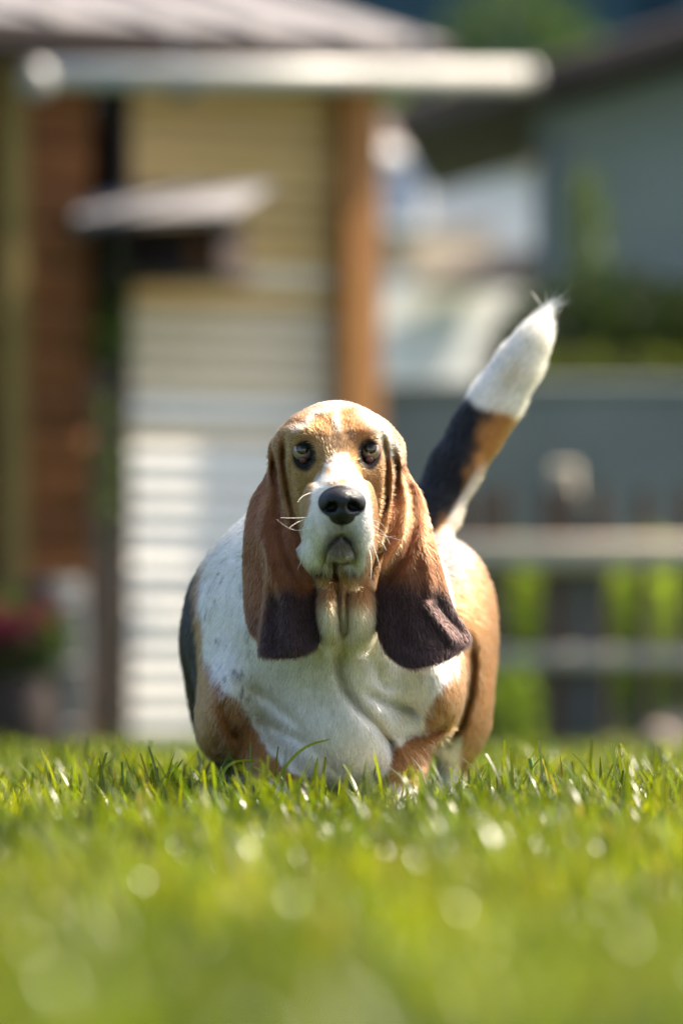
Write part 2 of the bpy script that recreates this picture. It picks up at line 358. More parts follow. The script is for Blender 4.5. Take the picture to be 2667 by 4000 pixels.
def picket_mesh(w_, h_):
    bm = bmesh.new(); prof = [(-w_/2, 0), (w_/2, 0), (w_/2, h_-w_*.5)] + [(w_/2*math.cos(a), h_-w_*.5+w_/2*math.sin(a)) for a in (.52, 1.05, 1.57, 2.09, 2.62)] + [(-w_/2, h_-w_*.5)]
    f_ = [bm.verts.new((x, -.011, z)) for x, z in prof]; g_ = [bm.verts.new((x, .011, z)) for x, z in prof]
    bm.faces.new(f_[::-1]); bm.faces.new(g_)
    for i in range(len(prof)): bm.faces.new((f_[i], f_[(i+1) % len(prof)], g_[(i+1) % len(prof)], g_[i]))
    me = bpy.data.meshes.new('picket'); bmesh.ops.recalc_face_normals(bm, faces=bm.faces); bm.to_mesh(me); bm.free(); return me
pk = picket_mesh(.068, 1.0); pk.materials.append(M_picket)
cols_ = [1520, 1620, 1720, 1800, 1885, 1965, 2135, 2205, 2345, 2515, 2655] + [2655+105*i for i in range(1, 16)]
for c_ in cols_:
    link('picket', pk, None, fence, (fu(c_), .034, .05+random.uniform(-.012, .012)), (0, random.uniform(-.015, .015), 0))
for c_, h_ in ((2275, 1.0), (3250, 1.0), (4200, 1.0), (1500, 1.0)):
    link('post', box_mesh('fence_post', .085, .085, h_, .008), M_fpost, fence, (fu(c_), .09, h_/2))
link('post', box_mesh('fence_post_pale', .10, .09, 1.14, .012), M_rail, fence, (fu(2190), .10, .57))
# pale stone at the fence foot
bm = bmesh.new(); bmesh.ops.create_icosphere(bm, subdivisions=3, radius=1)
for v_ in bm.verts:
    n_ = 1+.12*math.sin(v_.co.x*3+1)*math.cos(v_.co.y*4)+.08*math.sin(v_.co.z*7+v_.co.x*5); v_.co = Vector((v_.co.x*.11*n_, v_.co.y*.09*n_, v_.co.z*.085*n_))
sm2 = bpy.data.meshes.new('stone'); bm.to_mesh(sm2); bm.free()
sl_ = at(2610, 2900, FD-.45); so = link('stone', sm2, material('stone', (0.40, 0.30, 0.22), 0.9, 0.25, 14, 0.4), None, (sl_[0], sl_[1], -.045))
tag(so, 'pale rounded stone lying at the foot of the picket fence', 'stone')

# ---- sunlit shrubs behind the fence and a terrace wall
GG = (0.20, 0.32, 0.04)
for i, (px_, yy, wd_, hh_) in enumerate(((1660, 24.0, .34, .86), (1880, 24.4, .30, .80), (2060, 24.1, .26, .90), (2290, 24.6, .30, .86), (2470, 24.2, .26, .84), (2640, 24.5, .30, .92), (2850, 24.3, .32, .85))):
    p_ = at(px_, 2950, yy)
    shrub('garden_shrub', (p_[0], p_[1], -.1), [(0, 0, hh_*.55, wd_*.8, .25, hh_*.42), (-.12, .03, hh_*.8, wd_*.4, .2, hh_*.2), (.1, 0, hh_*.75, wd_*.45, .2, hh_*.22)], 2600, .05, GG, 'sunlit light green shrub growing behind the picket fence', 'shrub', 'shrubs behind the fence', 4, 20+i, ((0.28, 0.36, 0.06), .4))
for i, (px_, yy, hh_) in enumerate(((1930, 21.6, .30), (2020, 21.7, .34), (1850, 21.8, .26))):
    p_ = at(px_, 2950, yy)
    shrub('ground_plant', (p_[0], p_[1], -.1), [(0, 0, hh_*.5, .07, .07, hh_*.5)], 420, .045, (0.11, 0.18, 0.025), 'low leafy plant growing in front of the picket fence', 'plant', 'low plants in front of the fence', 3, 40+i)
M_conc = material('concrete', (0.19, 0.21, 0.19), 0.85, 0.2, 1.5, 0.15)
TY = 27.0; tl0, tl1 = at(1440, 2900, TY)[0], 9.0; tz = CAMH+(HY-1490)*TY/FPX
tw = empty('terrace_wall', ((tl0+tl1)/2, TY, -.1)); tag(tw, 'grey concrete terrace wall behind the fence below the dark hedge', 'wall')
link('wall', box_mesh('terrace_wall', tl1-tl0, .25, tz+.1-.06), M_conc, tw, (0, 0, (tz+.04)/2)); link('coping', box_mesh('coping', tl1-tl0+.06, .31, .06, .01), M_conc, tw, (0, 0, tz+.1-.03))
ter = link('terrace', box_mesh('terrace', tl1-tl0, 2.8, tz-.06), M_turf, None, ((tl0+tl1)/2, TY+.125+1.4, (tz-.06)/2-.05)); tag(ter, 'raised garden terrace behind the wall', 'terrace', kind='structure')
for i, (px_, yy, w_, top, lab) in enumerate(((2200, 28.2, .42, 985, 0), (2420, 28.5, .46, 960, 0), (2660, 28.3, .46, 1010, 0), (2900, 28.4, .45, 980, 0))):
    p_ = at(px_, 1490, yy); hh_ = CAMH+(HY-top)*yy/FPX-tz
    shrub('hedge_bush', (p_[0], p_[1], tz-.11), [(0, 0, hh_*.5, w_*.75, .35, hh_*.5), (-.2, 0, hh_*.35, w_*.5, .3, hh_*.32), (.2, 0, hh_*.4, w_*.5, .3, hh_*.35)], 3200, .06, (0.016, 0.030, 0.012), 'dark evergreen hedge bush on the terrace below the grey house wall', 'bush', 'dark hedge bushes on the terrace', 4, 60+i)
for i, (px_, yy) in enumerate(((2130, 27.5), (2330, 27.45), (2540, 27.5), (2740, 27.45))):
    p_ = at(px_, 1490, yy)
    shrub('terrace_plant', (p_[0], p_[1], tz-.11), [(0, 0, .14, .17, .14, .14)], 700, .05, (0.055, 0.075, 0.018), 'low olive green plant along the top of the terrace wall', 'plant', 'olive plants on the terrace wall', 2, 80+i)

# ================================================================== houses
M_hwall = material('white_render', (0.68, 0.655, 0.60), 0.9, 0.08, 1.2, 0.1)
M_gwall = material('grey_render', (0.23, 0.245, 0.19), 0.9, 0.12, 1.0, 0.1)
M_roofbr = material('brown_roof', (0.070, 0.046, 0.034), 0.8, 0.3, 3, 0.3)
M_glass = material('window_glass', (0.10, 0.13, 0.18), 0.08, 0.2, 1, spec=0.8)
M_shut = material('shutter_blue', (0.34, 0.37, 0.45), 0.6, 0.15, 3)
M_tan = material('tan_render', (0.52, 0.42, 0.28), 0.9, 0.1, 1.2, 0.1)
def window(par, x, y, z, w_, h_, shut=True):
    f_ = link('window', box_mesh('wframe', w_+.12, .06, h_+.12, .01), M_hwall, par, (x, y, z))
    link('pane', box_mesh('pane', w_, .03, h_), M_glass, f_, (0, -.03, 0)); link('sill', box_mesh('sill', w_+.2, .12, .05, .008), M_conc, f_, (0, -.05, -h_/2-.08))
    if shut:
        for s in (-1, 1): link('shutter', box_mesh('shutter', w_*.5, .035, h_+.08, .006), M_shut, f_, (s*(w_*.78+.06), -.02, 0))
# white house behind the cabin
HD = 40.0; hw = empty('white_house', (at(1500, 2900, HD)[0], HD, gz(HD)), math.radians(33))
tag(hw, 'white rendered house with brown roof standing behind the wooden cabin', 'house')
def hz_(py, D): return CAMH+(HY-py)*D/FPX-float(gz(D))
h_e = hz_(560, HD)
link('wall', box_mesh('hwall', 11.0, 6.0, h_e, .02), M_hwall, hw, (-.35, 3.05, h_e/2))
link('plinth', box_mesh('hplinth', 11.04, 6.04, .5, .02), M_conc, hw, (-.35, 3.05, .25))
rb = bmesh.new(); z_ = h_e; ov = .06
vv = [rb.verts.new(p) for p in ((-6.4, -ov, z_-.12), (5.4, -ov, z_-.12), (5.4, 3.05, z_+.55), (-6.4, 3.05, z_+.55), (-6.4, 6.8, z_-.12), (5.4, 6.8, z_-.12))]
rb.faces.new((vv[0], vv[1], vv[2], vv[3])); rb.faces.new((vv[3], vv[2], vv[5], vv[4])); rb.faces.new((vv[1], vv[5], vv[2])); rb.faces.new((vv[0], vv[3], vv[4])); rb.faces.new((vv[0], vv[4], vv[5], vv[1]))
rm = bpy.data.meshes.new('hroof'); bmesh.ops.recalc_face_normals(rb, faces=rb.faces); rb.to_mesh(rm); rb.free()
rf = link('roof', rm, M_roofbr, hw); link('chimney', box_mesh('chimney', .5, .5, 1.0, .02), M_hwall, rf, (-3.2, 3.0, z_+.8))
window(hw, .15, 0, hz_(740, HD), .26, .42, False); window(hw, -1.8, 0, hz_(740, HD), .7, 1.0); window(hw, -4.2, 0, hz_(740, HD), .7, 1.0); window(hw, -3.0, 0, 1.4, .7, 1.0)
link('tan_band', box_mesh('tanband', 1.5, .02, .38, .004), M_tan, hw, (.2, .042, hz_(960, HD)))
# small lean-to roof on the house front
lb = bmesh.new(); q_ = [lb.verts.new(p) for p in ((.22, 0, 0), (.95, 0, .28), (.95, 0, 0), (.22, -.5, -.02), (.95, -.5, .26), (.95, -.5, -.02))]
for fa_ in ((0, 1, 2), (3, 5, 4), (0, 3, 4, 1), (1, 4, 5, 2), (0, 2, 5, 3)): lb.faces.new([q_[i] for i in fa_])
lmn = bpy.data.meshes.new('leanto'); bmesh.ops.recalc_face_normals(lb, faces=lb.faces); lb.to_mesh(lmn); lb.free()
link('porch_roof', lmn, material('porch_roof', (0.018, 0.014, 0.015), 0.8, .2, 4), hw, (0, -.005, hz_(1110, HD)))
# grey house on the right, gable side in the shade
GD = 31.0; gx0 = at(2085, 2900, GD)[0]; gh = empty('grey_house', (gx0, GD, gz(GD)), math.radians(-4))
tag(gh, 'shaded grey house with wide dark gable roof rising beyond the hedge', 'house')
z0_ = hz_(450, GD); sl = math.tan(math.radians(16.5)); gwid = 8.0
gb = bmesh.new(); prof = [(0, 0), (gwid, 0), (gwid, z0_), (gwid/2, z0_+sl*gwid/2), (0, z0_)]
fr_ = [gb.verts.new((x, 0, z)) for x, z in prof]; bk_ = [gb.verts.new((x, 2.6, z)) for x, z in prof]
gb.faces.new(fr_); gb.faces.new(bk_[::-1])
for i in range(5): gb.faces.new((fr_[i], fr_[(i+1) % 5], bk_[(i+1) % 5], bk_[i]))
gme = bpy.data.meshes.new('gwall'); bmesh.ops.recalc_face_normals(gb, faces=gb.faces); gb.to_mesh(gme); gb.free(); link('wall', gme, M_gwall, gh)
for s in (-1, 1):
    L_ = (gwid/2+.75)/math.cos(math.radians(16.5)); c_x = gwid/2+s*(gwid/2+.75)/2; c_z = z0_+sl*(gwid/2) - sl*(gwid/2+.75)/2+.12
    link('roof', box_mesh('groof', L_, 3.6, .17, .02), M_roofbr, gh, (c_x, 1.3, c_z+.02), (0, math.radians(16.5)*s, 0))
wnx = (at(2470, 0, GD)[0]-gx0)
window(gh, wnx+2.2, -.01, hz_(700, GD), .9, 1.1)
link('balcony_panel', box_mesh('balc', 1.2, .5, .30, .01), M_dkwood, gh, (wnx+.55, -.26, hz_(1230, GD)))
link('downpipe', cyl_mesh('downpipe', .035, .035, z0_-.1, 10), M_conc, gh, (.10, -.06, (z0_-.1)/2))
p_ = at(2300, 1490, 28.0)
shrub('young_tree', (p_[0]+.02, 28.9, tz-.11), [(0, 0, .95, .10, .1, .32), (.03, 0, .55, .07, .08, .25)], 600, .06, (0.06, 0.10, 0.025), 'slim green young tree against the grey house wall', 'tree', None, 2, 95)
# far green slope tree between the houses
p_ = at(1565, 2692, 60)
shrub('distant_tree', (p_[0], 62, float(gz(62))), [(0, 0, 5.0, .7, .7, .9), (.3, 0, 4.0, .9, .8, 1.0), (-.5, 0, 3.8, .9, .8, 1.0), (.2, .3, 6.0, .4, .4, .6)], 6000, .16, (0.10, 0.16, 0.05), 'light green tree crown showing between cabin corner and house roof', 'tree', None, 4, 97)
p_ = at(2050, 2692, 75)
shrub('distant_tree', (p_[0], 78, float(gz(78))), [(0, 0, 7.8, 1.2, .9, 1.2), (.9, 0, 7.0, 1.1, .9, 1.2), (-.9, 0, 6.4, 1.0, .8, 1.2), (.3, .3, 5.0, 1.2, 1, 1.4)], 6000, .2, (0.04, 0.075, 0.03), 'dark green tree showing above the awning tube before the mountain', 'tree', None, 4, 98)
# ================================================================== the dog
# built as one signed-distance field (joined volumes, folds and hollows) and meshed once
DT = 6.70                                     # distance of the dog's reference plane; t is metres behind it
def PX(px, py, t):
    Y = DT + t; return np.array([(px-CX)*Y/FPX, Y, CAMH + (HY-py)*Y/FPX], np.float32)
def RR(r, t): return r*(DT+t)/FPX
def smin(a, b, k):
    h = np.maximum(k-np.abs(a-b), 0)/k
    return np.minimum(a, b) - h*h*k*0.25
def smax(a, b, k): return -smin(-a, -b, k)
def ell(P, px, py, t, rx, rz, ry, roll=0.0, pitch=0.0):
    """ellipsoid; rx, rz in photograph pixels at its depth, ry in metres"""
    c = PX(px, py, t); x = P[0]-c[0]; y = P[1]-c[1]; z = P[2]-c[2]
    if roll:
        a = math.radians(roll); ca, sa = math.cos(a), math.sin(a); x, z = ca*x + sa*z, -sa*x + ca*z
    if pitch:
        a = math.radians(pitch); ca, sa = math.cos(a), math.sin(a); y, z = ca*y + sa*z, -sa*y + ca*z
    ax, az, ay = RR(rx, t), RR(rz, t), ry
    k0 = np.sqrt((x/ax)**2+(y/ay)**2+(z/az)**2); k1 = np.sqrt((x/ax**2)**2+(y/ay**2)**2+(z/az**2)**2)
    return k0*(k0-1)/np.maximum(k1, 1e-6)
def cone(P, a, b):
    """tapered capsule between (px,py,t,r) and (px,py,t,r)"""
    A = PX(*a[:3]); B = PX(*b[:3]); ra, rb = RR(a[3], a[2]), RR(b[3], b[2])
    d = B-A; L = float(d @ d)
    x = P[0]-A[0]; y = P[1]-A[1]; z = P[2]-A[2]
    h = np.clip((x*d[0]+y*d[1]+z*d[2])/L, 0, 1)
    return np.sqrt((x-h*d[0])**2+(y-h*d[1])**2+(z-h*d[2])**2) - (ra+(rb-ra)*h)
def seg_d(u, v, pts):
    """distance in pixels to a polyline, and the way along it (0..1)"""
    best = np.full(u.shape, 1e9, np.float32); along = np.zeros(u.shape, np.float32); n = len(pts)-1
    for i in range(n):
        ax, ay = pts[i]; bx, by = pts[i+1]; dx, dy = bx-ax, by-ay
        h = np.clip(((u-ax)*dx+(v-ay)*dy)/(dx*dx+dy*dy), 0, 1)
        d = np.hypot(u-ax-h*dx, v-ay-h*dy); m = d < best
        best = np.where(m, d, best); along = np.where(m, (i+h)/n, along)
    return best, along
def poly_sd(u, v, pts):
    """signed distance in pixels to a closed outline (negative inside)"""
    pts = list(pts); d, _ = seg_d(u, v, pts+[pts[0]])
    inside = np.zeros(u.shape, bool); j = len(pts)-1
    for i in range(len(pts)):
        xi, yi = pts[i]; xj, yj = pts[j]
        if yi != yj: inside ^= ((yi > v) != (yj > v)) & (u < (xj-xi)*(v-yi)/(yj-yi)+xi)
        j = i
    return np.where(inside, -d, d)
def smooth_poly(pts, it=2):
    for _ in range(it):
        q = []
        for i in range(len(pts)):
            a, b = pts[i], pts[(i+1) % len(pts)]
            q += [(a[0]*.75+b[0]*.25, a[1]*.75+b[1]*.25), (a[0]*.25+b[0]*.75, a[1]*.25+b[1]*.75)]
        pts = q
    return pts
def uvt(P):
    t = P[1]-DT; s = FPX/P[1]
    return P[0]*s+CX, HY-(P[2]-CAMH)*s, t

EAR_L = smooth_poly([(1092, 1700), (1066, 1760), (1048, 1850), (990, 1930), (966, 2000), (950, 2120), (949, 2250), (956, 2400), (975, 2470),
         (1012, 2500), (1004, 2545), (1010, 2562), (1090, 2572), (1180, 2566), (1240, 2532), (1256, 2470), (1252, 2370), (1232, 2290), (1190, 2200),
         (1166, 2080), (1150, 1960), (1135, 1820), (1130, 1720)], 2)
EAR_R = smooth_poly([(1530, 1700), (1560, 1745), (1585, 1840), (1640, 1915), (1668, 2000), (1698, 2130), (1730, 2240), (1765, 2370), (1810, 2440), (1843, 2495),
         (1828, 2520), (1790, 2550), (1730, 2585), (1660, 2604), (1600, 2614), (1550, 2590), (1506, 2552), (1474, 2480), (1464, 2390), (1472, 2290),
         (1496, 2200), (1520, 2100), (1528, 1980), (1508, 1850), (1490, 1740)], 2)
def ear_depth(u, v, side):
    """depth of the middle of the ear leather"""
    s = np.clip((v-1750)/820, 0, 1)
    base = 0.130 - 0.075*sstep(0.02, 0.55, s) - 0.005*sstep(.55, 1, s)
    if side < 0:
        mid = 1100+30*s; q = (u-mid)/150
        d = base + 0.028*q*q + 0.020*np.maximum(-q, 0)*(1-s)
        # the front lobe lies over the rear edge of the ear
        ln, _ = 0, 0
        edge = np.interp(v, [1900, 2050, 2180, 2330, 2420, 2520, 2600], [1010, 1020, 1040, 1035, 1022, 1010, 1006])
        d = d + 0.018*sstep(2060, 2200, v)*sstep(6, -14, u-edge)
        for pts, wd, am in (([(1100, 1850), (1085, 2000), (1110, 2150), (1170, 2300)], 16, 0.007), ([(1045, 1950), (1020, 2100), (1060, 2250), (1110, 2350)], 20, -0.006),
                            ([(1150, 2250), (1130, 2400), (1140, 2530)], 26, -0.005), ([(1075, 2300), (1070, 2420), (1075, 2530)], 24, 0.005)):
            dd, _ = seg_d(u, v, pts); d = d + am*np.exp(-(dd/wd)**2)
    else:
        mid = 1560+60*s; q = (u-mid)/150
        d = base + 0.024*q*q*(1-0.35*s) + 0.020*np.maximum(q, 0)*(1-s)
        for pts, wd, am in (([(1560, 1830), (1588, 1960), (1572, 2100), (1500, 2220)], 15, -0.011), ([(1600, 1900), (1620, 2050), (1585, 2180), (1520, 2280)], 16, 0.009),
                            ([(1640, 2050), (1670, 2200), (1690, 2330)], 22, -0.006), ([(1700, 2330), (1740, 2400), (1800, 2460)], 18, 0.006),
                            ([(1660, 2360), (1720, 2440), (1770, 2500)], 18, -0.007), ([(1560, 2380), (1580, 2500)], 30, 0.004)):
            dd, _ = seg_d(u, v, pts); d = d + am*np.exp(-(dd/wd)**2)
    return d
def ear(P, side):
    u, v, t = uvt(P); out = np.full(u.shape, 0.2, np.float32)
    o = EAR_L if side < 0 else EAR_R
    m = (u > (900 if side < 0 else 1420)) & (u < (1300 if side < 0 else 1890)) & (v > 1650) & (v < 2670) & (np.abs(t-0.09) < 0.16)
    if not m.any(): return out
    um, vm, tm = u[m], v[m], t[m]
    # sideways wandering of the outline keeps the edge natural
    d2 = RR(1, 0.08)*(poly_sd(um, vm, o) + 11.0)
    dd = (np.abs(tm-ear_depth(um, vm, side)))*0.9
    r = 0.0042
    out[m] = np.sqrt(np.maximum(d2, 0)**2+dd**2) + np.minimum(np.maximum(d2, dd), 0)*0 - r
    return out

NOSE = (1336, 1972, -0.062)
def dog_field(P, full=True):
    P = [p.astype(np.float32) for p in P]
    # ---- trunk
    f = ell(P, 1280, 2400, 0.36, 470, 500, 0.235)                       # chest
    f = smin(f, ell(P, 1330, 2800, 0.30, 285, 300, 0.14, roll=-12), 0.05)         # brisket
    f = smin(f, ell(P, 1225, 2490, 0.54, 515, 455, 0.30), 0.07)          # ribs and belly
    f = smin(f, ell(P, 1560, 2390, 0.73, 335, 315, 0.17), 0.06)          # rump
    f = smin(f, ell(P, 965, 2690, 0.70, 220, 320, 0.16, roll=-8), 0.05)           # left thigh
    f = smin(f, ell(P, 1752, 2560, 0.72, 175, 410, 0.16, roll=3), 0.05)           # right thigh
    f = smin(f, ell(P, 1690, 2640, 0.30, 118, 215, 0.12, roll=6), 0.03)           # right shoulder and upper arm
    f = smin(f, ell(P, 915, 2700, 0.33, 130, 260, 0.13, roll=-16), 0.035)         # left shoulder
    # ---- legs and paws
    f = smin(f, cone(P, (1640, 2780, .29, 105), (1575, 3000, .26, 82)), 0.03)
    f = smin(f, cone(P, (1575, 3000, .26, 80), (1555, 3150, .23, 66)), 0.015)
    f = smin(f, cone(P, (950, 2780, .31, 115), (1075, 2985, .27, 92)), 0.03)
    f = smin(f, cone(P, (1075, 2985, .27, 90), (1150, 3150, .22, 68)), 0.015)
    f = smin(f, cone(P, (1800, 2830, .75, 75), (1765, 3010, .76, 55)), 0.03)
    f = smin(f, cone(P, (1765, 3010, .76, 55), (1745, 3140, .73, 46)), 0.01)
    f = smin(f, cone(P, (900, 2880, .74, 90), (930, 3020, .77, 60)), 0.03)
    f = smin(f, cone(P, (930, 3020, .77, 60), (940, 3140, .73, 46)), 0.01)
    for (x, y, t, sc) in ((1552, 3170, .195, 1.0), (1165, 3172, .185, 1.0), (1738, 3150, .69, .82), (945, 3150, .69, .82)):
        paw = ell(P, x, y, t, 92*sc, 52*sc, 0.045*sc)
        for k, (ox, ot) in enumerate(((-64, -.030), (-24, -.045), (24, -.045), (64, -.030))):
            paw = smin(paw, ell(P, x+ox*sc, y+12*sc, t+ot*sc, 27*sc, 34*sc, 0.022*sc), 0.006)
        f = smin(f, paw, 0.012)
    # ---- tail
    tl = [(1650, 2120, .80, 98), (1690, 2000, .82, 88), (1775, 1830, .83, 82), (1865, 1680, .84, 82), (1945, 1555, .84, 84), (2030, 1415, .83, 72), (2092, 1310, .82, 48), (2128, 1215, .82, 14)]
    tf = cone(P, tl[0], tl[1])
    for a, b in zip(tl[1:-1], tl[2:]): tf = smin(tf, cone(P, a, b), 0.03)
    f = smin(f, tf, 0.03)
    # ---- neck, throat skin
    f = smin(f, cone(P, (1320, 2050, .15, 170), (1310, 2420, .22, 260)), 0.05)
    # ---- head
    h = ell(P, 1312, 1775, 0.105, 222, 208, 0.105)                       # skull
    h = smin(h, ell(P, 1212, 1700, 0.050, 88, 46, 0.045, roll=-14), 0.025)          # brows
    h = smin(h, ell(P, 1422, 1698, 0.050, 88, 46, 0.045, roll=14), 0.025)
    h = smin(h, cone(P, (1165, 1760, .10, 82), (1180, 2120, .075, 62)), 0.03)      # cheek skin, left
    h = smin(h, cone(P, (1485, 1760, .10, 78), (1468, 2110, .075, 50)), 0.03)      # cheek skin, right
    h = smin(h, cone(P, (1106, 1760, .125, 58), (1125, 2160, .115, 82)), 0.012)      # ear-root folds
    h = smin(h, cone(P, (1522, 1750, .125, 58), (1530, 2140, .115, 72)), 0.012)
    h = smin(h, cone(P, (1318, 1800, .045, 82), (1334, 1940, -.045, 88)), 0.03)    # muzzle bridge
    h = smin(h, ell(P, 1250, 2030, -0.012, 80, 150, 0.055, roll=6), 0.02)          # flews
    h = smin(h, ell(P, 1408, 2030, -0.012, 66, 150, 0.055, roll=-4), 0.02)
    h = smin(h, ell(P, 1228, 2140, 0.006, 62, 112, 0.045, roll=8), 0.015)
    h = smin(h, ell(P, 1414, 2140, 0.006, 46, 112, 0.045, roll=-2), 0.015)
    h = smin(h, ell(P, 1333, 2040, -0.040, 80, 50, 0.024), 0.012)                   # lip under the nose
    h = smin(h, ell(P, 1330, 2150, -0.026, 66, 60, 0.030), 0.008)                   # chin
    h = smin(h, ell(P, 1372, 2232, 0.012, 44, 52, 0.030, roll=20), 0.008)           # lower lip lobe
    h = smin(h, ell(P, 1262, 2232, 0.018, 40, 44, 0.030, roll=-20), 0.008)
    h = smin(h, ell(P, NOSE[0], NOSE[1]-6, NOSE[2], 88, 60, 0.026, pitch=-12), 0.004)
    h = smin(h, ell(P, NOSE[0], NOSE[1]+34, NOSE[2], 52, 40, 0.022), 0.006)
    # ---- dewlap
    dw = ell(P, 1288, 2400, 0.085, 58, 140, 0.045, roll=3)
    dw = smin(dw, ell(P, 1408, 2405, 0.085, 68, 142, 0.045, roll=-4), 0.006)
    dw = smin(dw, ell(P, 1345, 2370, 0.085, 30, 110, 0.035), 0.003)
    dw = smin(dw, cone(P, (1320, 2200, .085, 100), (1340, 2350, .10, 100)), 0.015)
    f = smin(f, smin(h, dw, 0.012), 0.02)
    # ---- folds of skin: furrows along lines
    u, v, t = uvt(P)
    def furrow(pts, wd, dep, tmax=9.0, tmin=-9.0):
        nonlocal f
        pts_ = np.array(pts); m = (u > pts_[:, 0].min()-3*wd) & (u < pts_[:, 0].max()+3*wd) & (v > pts_[:, 1].min()-3*wd) & (v < pts_[:, 1].max()+3*wd) & (t < tmax) & (t > tmin)
        if not m.any(): return
        d, al = seg_d(u[m], v[m], pts)
        f[m] += dep*np.exp(-(d/wd)**2)*np.minimum(1, 6*np.minimum(al, 1-al)+0.15)
    furrow([(1110, 1700), (1108, 1800), (1122, 1900), (1140, 1990), (1165, 2080), (1184, 2140)], 13, .010, .2)
    furrow([(1136, 1770), (1140, 1880), (1160, 1980), (1180, 2060)], 8, .005, .2)
    furrow([(1070, 1760), (1075, 1880), (1082, 2000), (1110, 2100), (1160, 2200), (1220, 2270)], 13, .012, .2)
    furrow([(1490, 1690), (1510, 1780), (1512, 1860), (1508, 1960), (1490, 2040), (1474, 2110)], 12, .010, .2)
    furrow([(1530, 1740), (1552, 1850), (1545, 1960), (1535, 2040), (1500, 2170), (1470, 2300)], 12, .012, .2)
    furrow([(1195, 1620), (1255, 1632), (1290, 1660), (1305, 1700)], 14, .0022, .2)
    furrow([(1345, 1600), (1350, 1660), (1365, 1710)], 16, .0018, .2)
    furrow([(1110, 1660), (1160, 1650), (1200, 1662)], 14, .002, .2)
    furrow([(1250, 1790), (1240, 1850), (1225, 1900)], 20, .003, .2)
    furrow([(1395, 1790), (1405, 1850), (1425, 1900)], 20, .003, .2)
    furrow([(1335, 2030), (1335, 2075)], 5, .004, .1)                          # philtrum
    furrow([(1334, 2090), (1300, 2120), (1274, 2160), (1262, 2215)], 8, .0045, .1)          # mouth, left
    furrow([(1334, 2090), (1366, 2122), (1386, 2160), (1384, 2195)], 8, .0045, .1)
    furrow([(1282, 2188), (1330, 2196), (1372, 2186)], 9, .008, .1)
    furrow([(1308, 2195), (1306, 2240), (1318, 2275)], 14, .012, .12)
    furrow([(1316, 2290), (1318, 2370), (1326, 2440), (1336, 2500)], 9, .014, .2)
    furrow([(1352, 2300), (1356, 2380), (1362, 2450), (1345, 2480)], 9, .011, .2)
    # chest folds
    furrow([(1330, 2510), (1325, 2600), (1345, 2680), (1400, 2760), (1470, 2820), (1520, 2890), (1545, 2960)], 19, .018, .4)
    furrow([(1420, 2700), (1500, 2740), (1580, 2770), (1640, 2790)], 20, .010, .4)
    furrow([(1470, 2560), (1480, 2640), (1530, 2700)], 24, .005, .4)
    furrow([(960, 2680), (1060, 2740), (1160, 2830), (1230, 2920)], 22, .005, .4)
    furrow([(1050, 2830), (1150, 2880), (1270, 2960), (1330, 3030)], 18, .009, .4)
    furrow([(1565, 2895), (1640, 2880), (1700, 2860), (1760, 2830)], 14, .010, .45)
    furrow([(1835, 2480), (1845, 2600), (1832, 2720), (1800, 2830), (1740, 2900)], 14, .016, .65, .25)
    furrow([(866, 2740), (880, 2820), (930, 2900)], 22, .010, .5)
    furrow([(1010, 2800), (1040, 2900), (1100, 2970)], 18, .007, .4)
    # ---- ears
    f = smin(f, ear(P, -1), 0.006); f = smin(f, ear(P, 1), 0.006)
    # gentle unevenness of skin and muscle
    f += 0.0022*wob(P[0], P[1], P[2], 42, 0, 6)*sstep(0.10, .25, t)
    # ---- nostrils
    if full:
        for e in EYES:
            f = smax(f, -ell(P, e[0]-e[3]*2, e[1]+20, e[2]-.002, 33, 41, 0.020, roll=-e[3]*14), 0.004)
        nb = nose_t
        f = smax(f, -ell(P, 1297, 1980, nb+.003, 24, 20, 0.017, roll=25), 0.003)
        f = smax(f, -ell(P, 1377, 1978, nb+.003, 24, 20, 0.017, roll=-25), 0.003)
        f = smax(f, -ell(P, 1274, 1990, nb+.008, 22, 6, 0.014, roll=18), 0.003)
        f = smax(f, -ell(P, 1400, 1988, nb+.008, 22, 6, 0.014, roll=-18), 0.003)
    return f
def front_t(px, py, t0=-0.15, t1=0.5):
    ts = np.linspace(t0, t1, 1300); pts = np.stack([PX(px, py, t) for t in ts], 1)
    fv = dog_field(list(pts), False); i = int(np.argmax(fv < 0)); return float(ts[i])
EYES = []
for (ex, ey, sd) in ((1184, 1755, -1), (1444, 1752, 1)):
    EYES.append((ex, ey, front_t(ex, ey), sd))
nose_t = front_t(1336, 1978)

# ---- sample on a rectilinear grid (fine at the head) and mesh with surface nets
def axis(stops):
    out = [stops[0][0]]
    for (a, st), (b, _) in zip(stops[:-1], stops[1:]):
        n = max(1, round((b-out[-1])/st)); out += list(np.linspace(out[-1], b, n+1)[1:])
    return np.array(out, np.float32)
AX = axis([(-0.225, .0045), (-0.125, .0022), (0.165, .0045), (0.30, 0)])
AY = axis([(DT-0.115, .0022), (DT+0.14, .004), (DT+0.30, .007), (DT+0.96, 0)])
AZ = axis([(-0.02, .005), (0.10, .0035), (0.185, .0022), (0.515, .005), (0.76, 0)])
n0, n1, n2 = len(AX), len(AY), len(AZ)
F = np.full((n0, n1, n2), 1.0, np.float32)
st = 4
c0, c1, c2 = AX[::st], AY[::st], AZ[::st]
G = np.stack(np.meshgrid(c0, c1, c2, indexing='ij'), 0).reshape(3, -1)
fc = dog_field(list(G), True).reshape(len(c0), len(c1), len(c2))
rep = lambda a, n, ax: np.repeat(a, st, ax).take(range(n), ax)
near = np.abs(fc) < 0.034
nn = near.copy()
for ax in range(3):
    for s in (1, -1): nn |= np.roll(near, s, ax)
up = rep(rep(rep(fc, n0, 0), n1, 1), n2, 2); nm = rep(rep(rep(nn, n0, 0), n1, 1), n2, 2)
F[:] = up
ii = np.nonzero(nm)
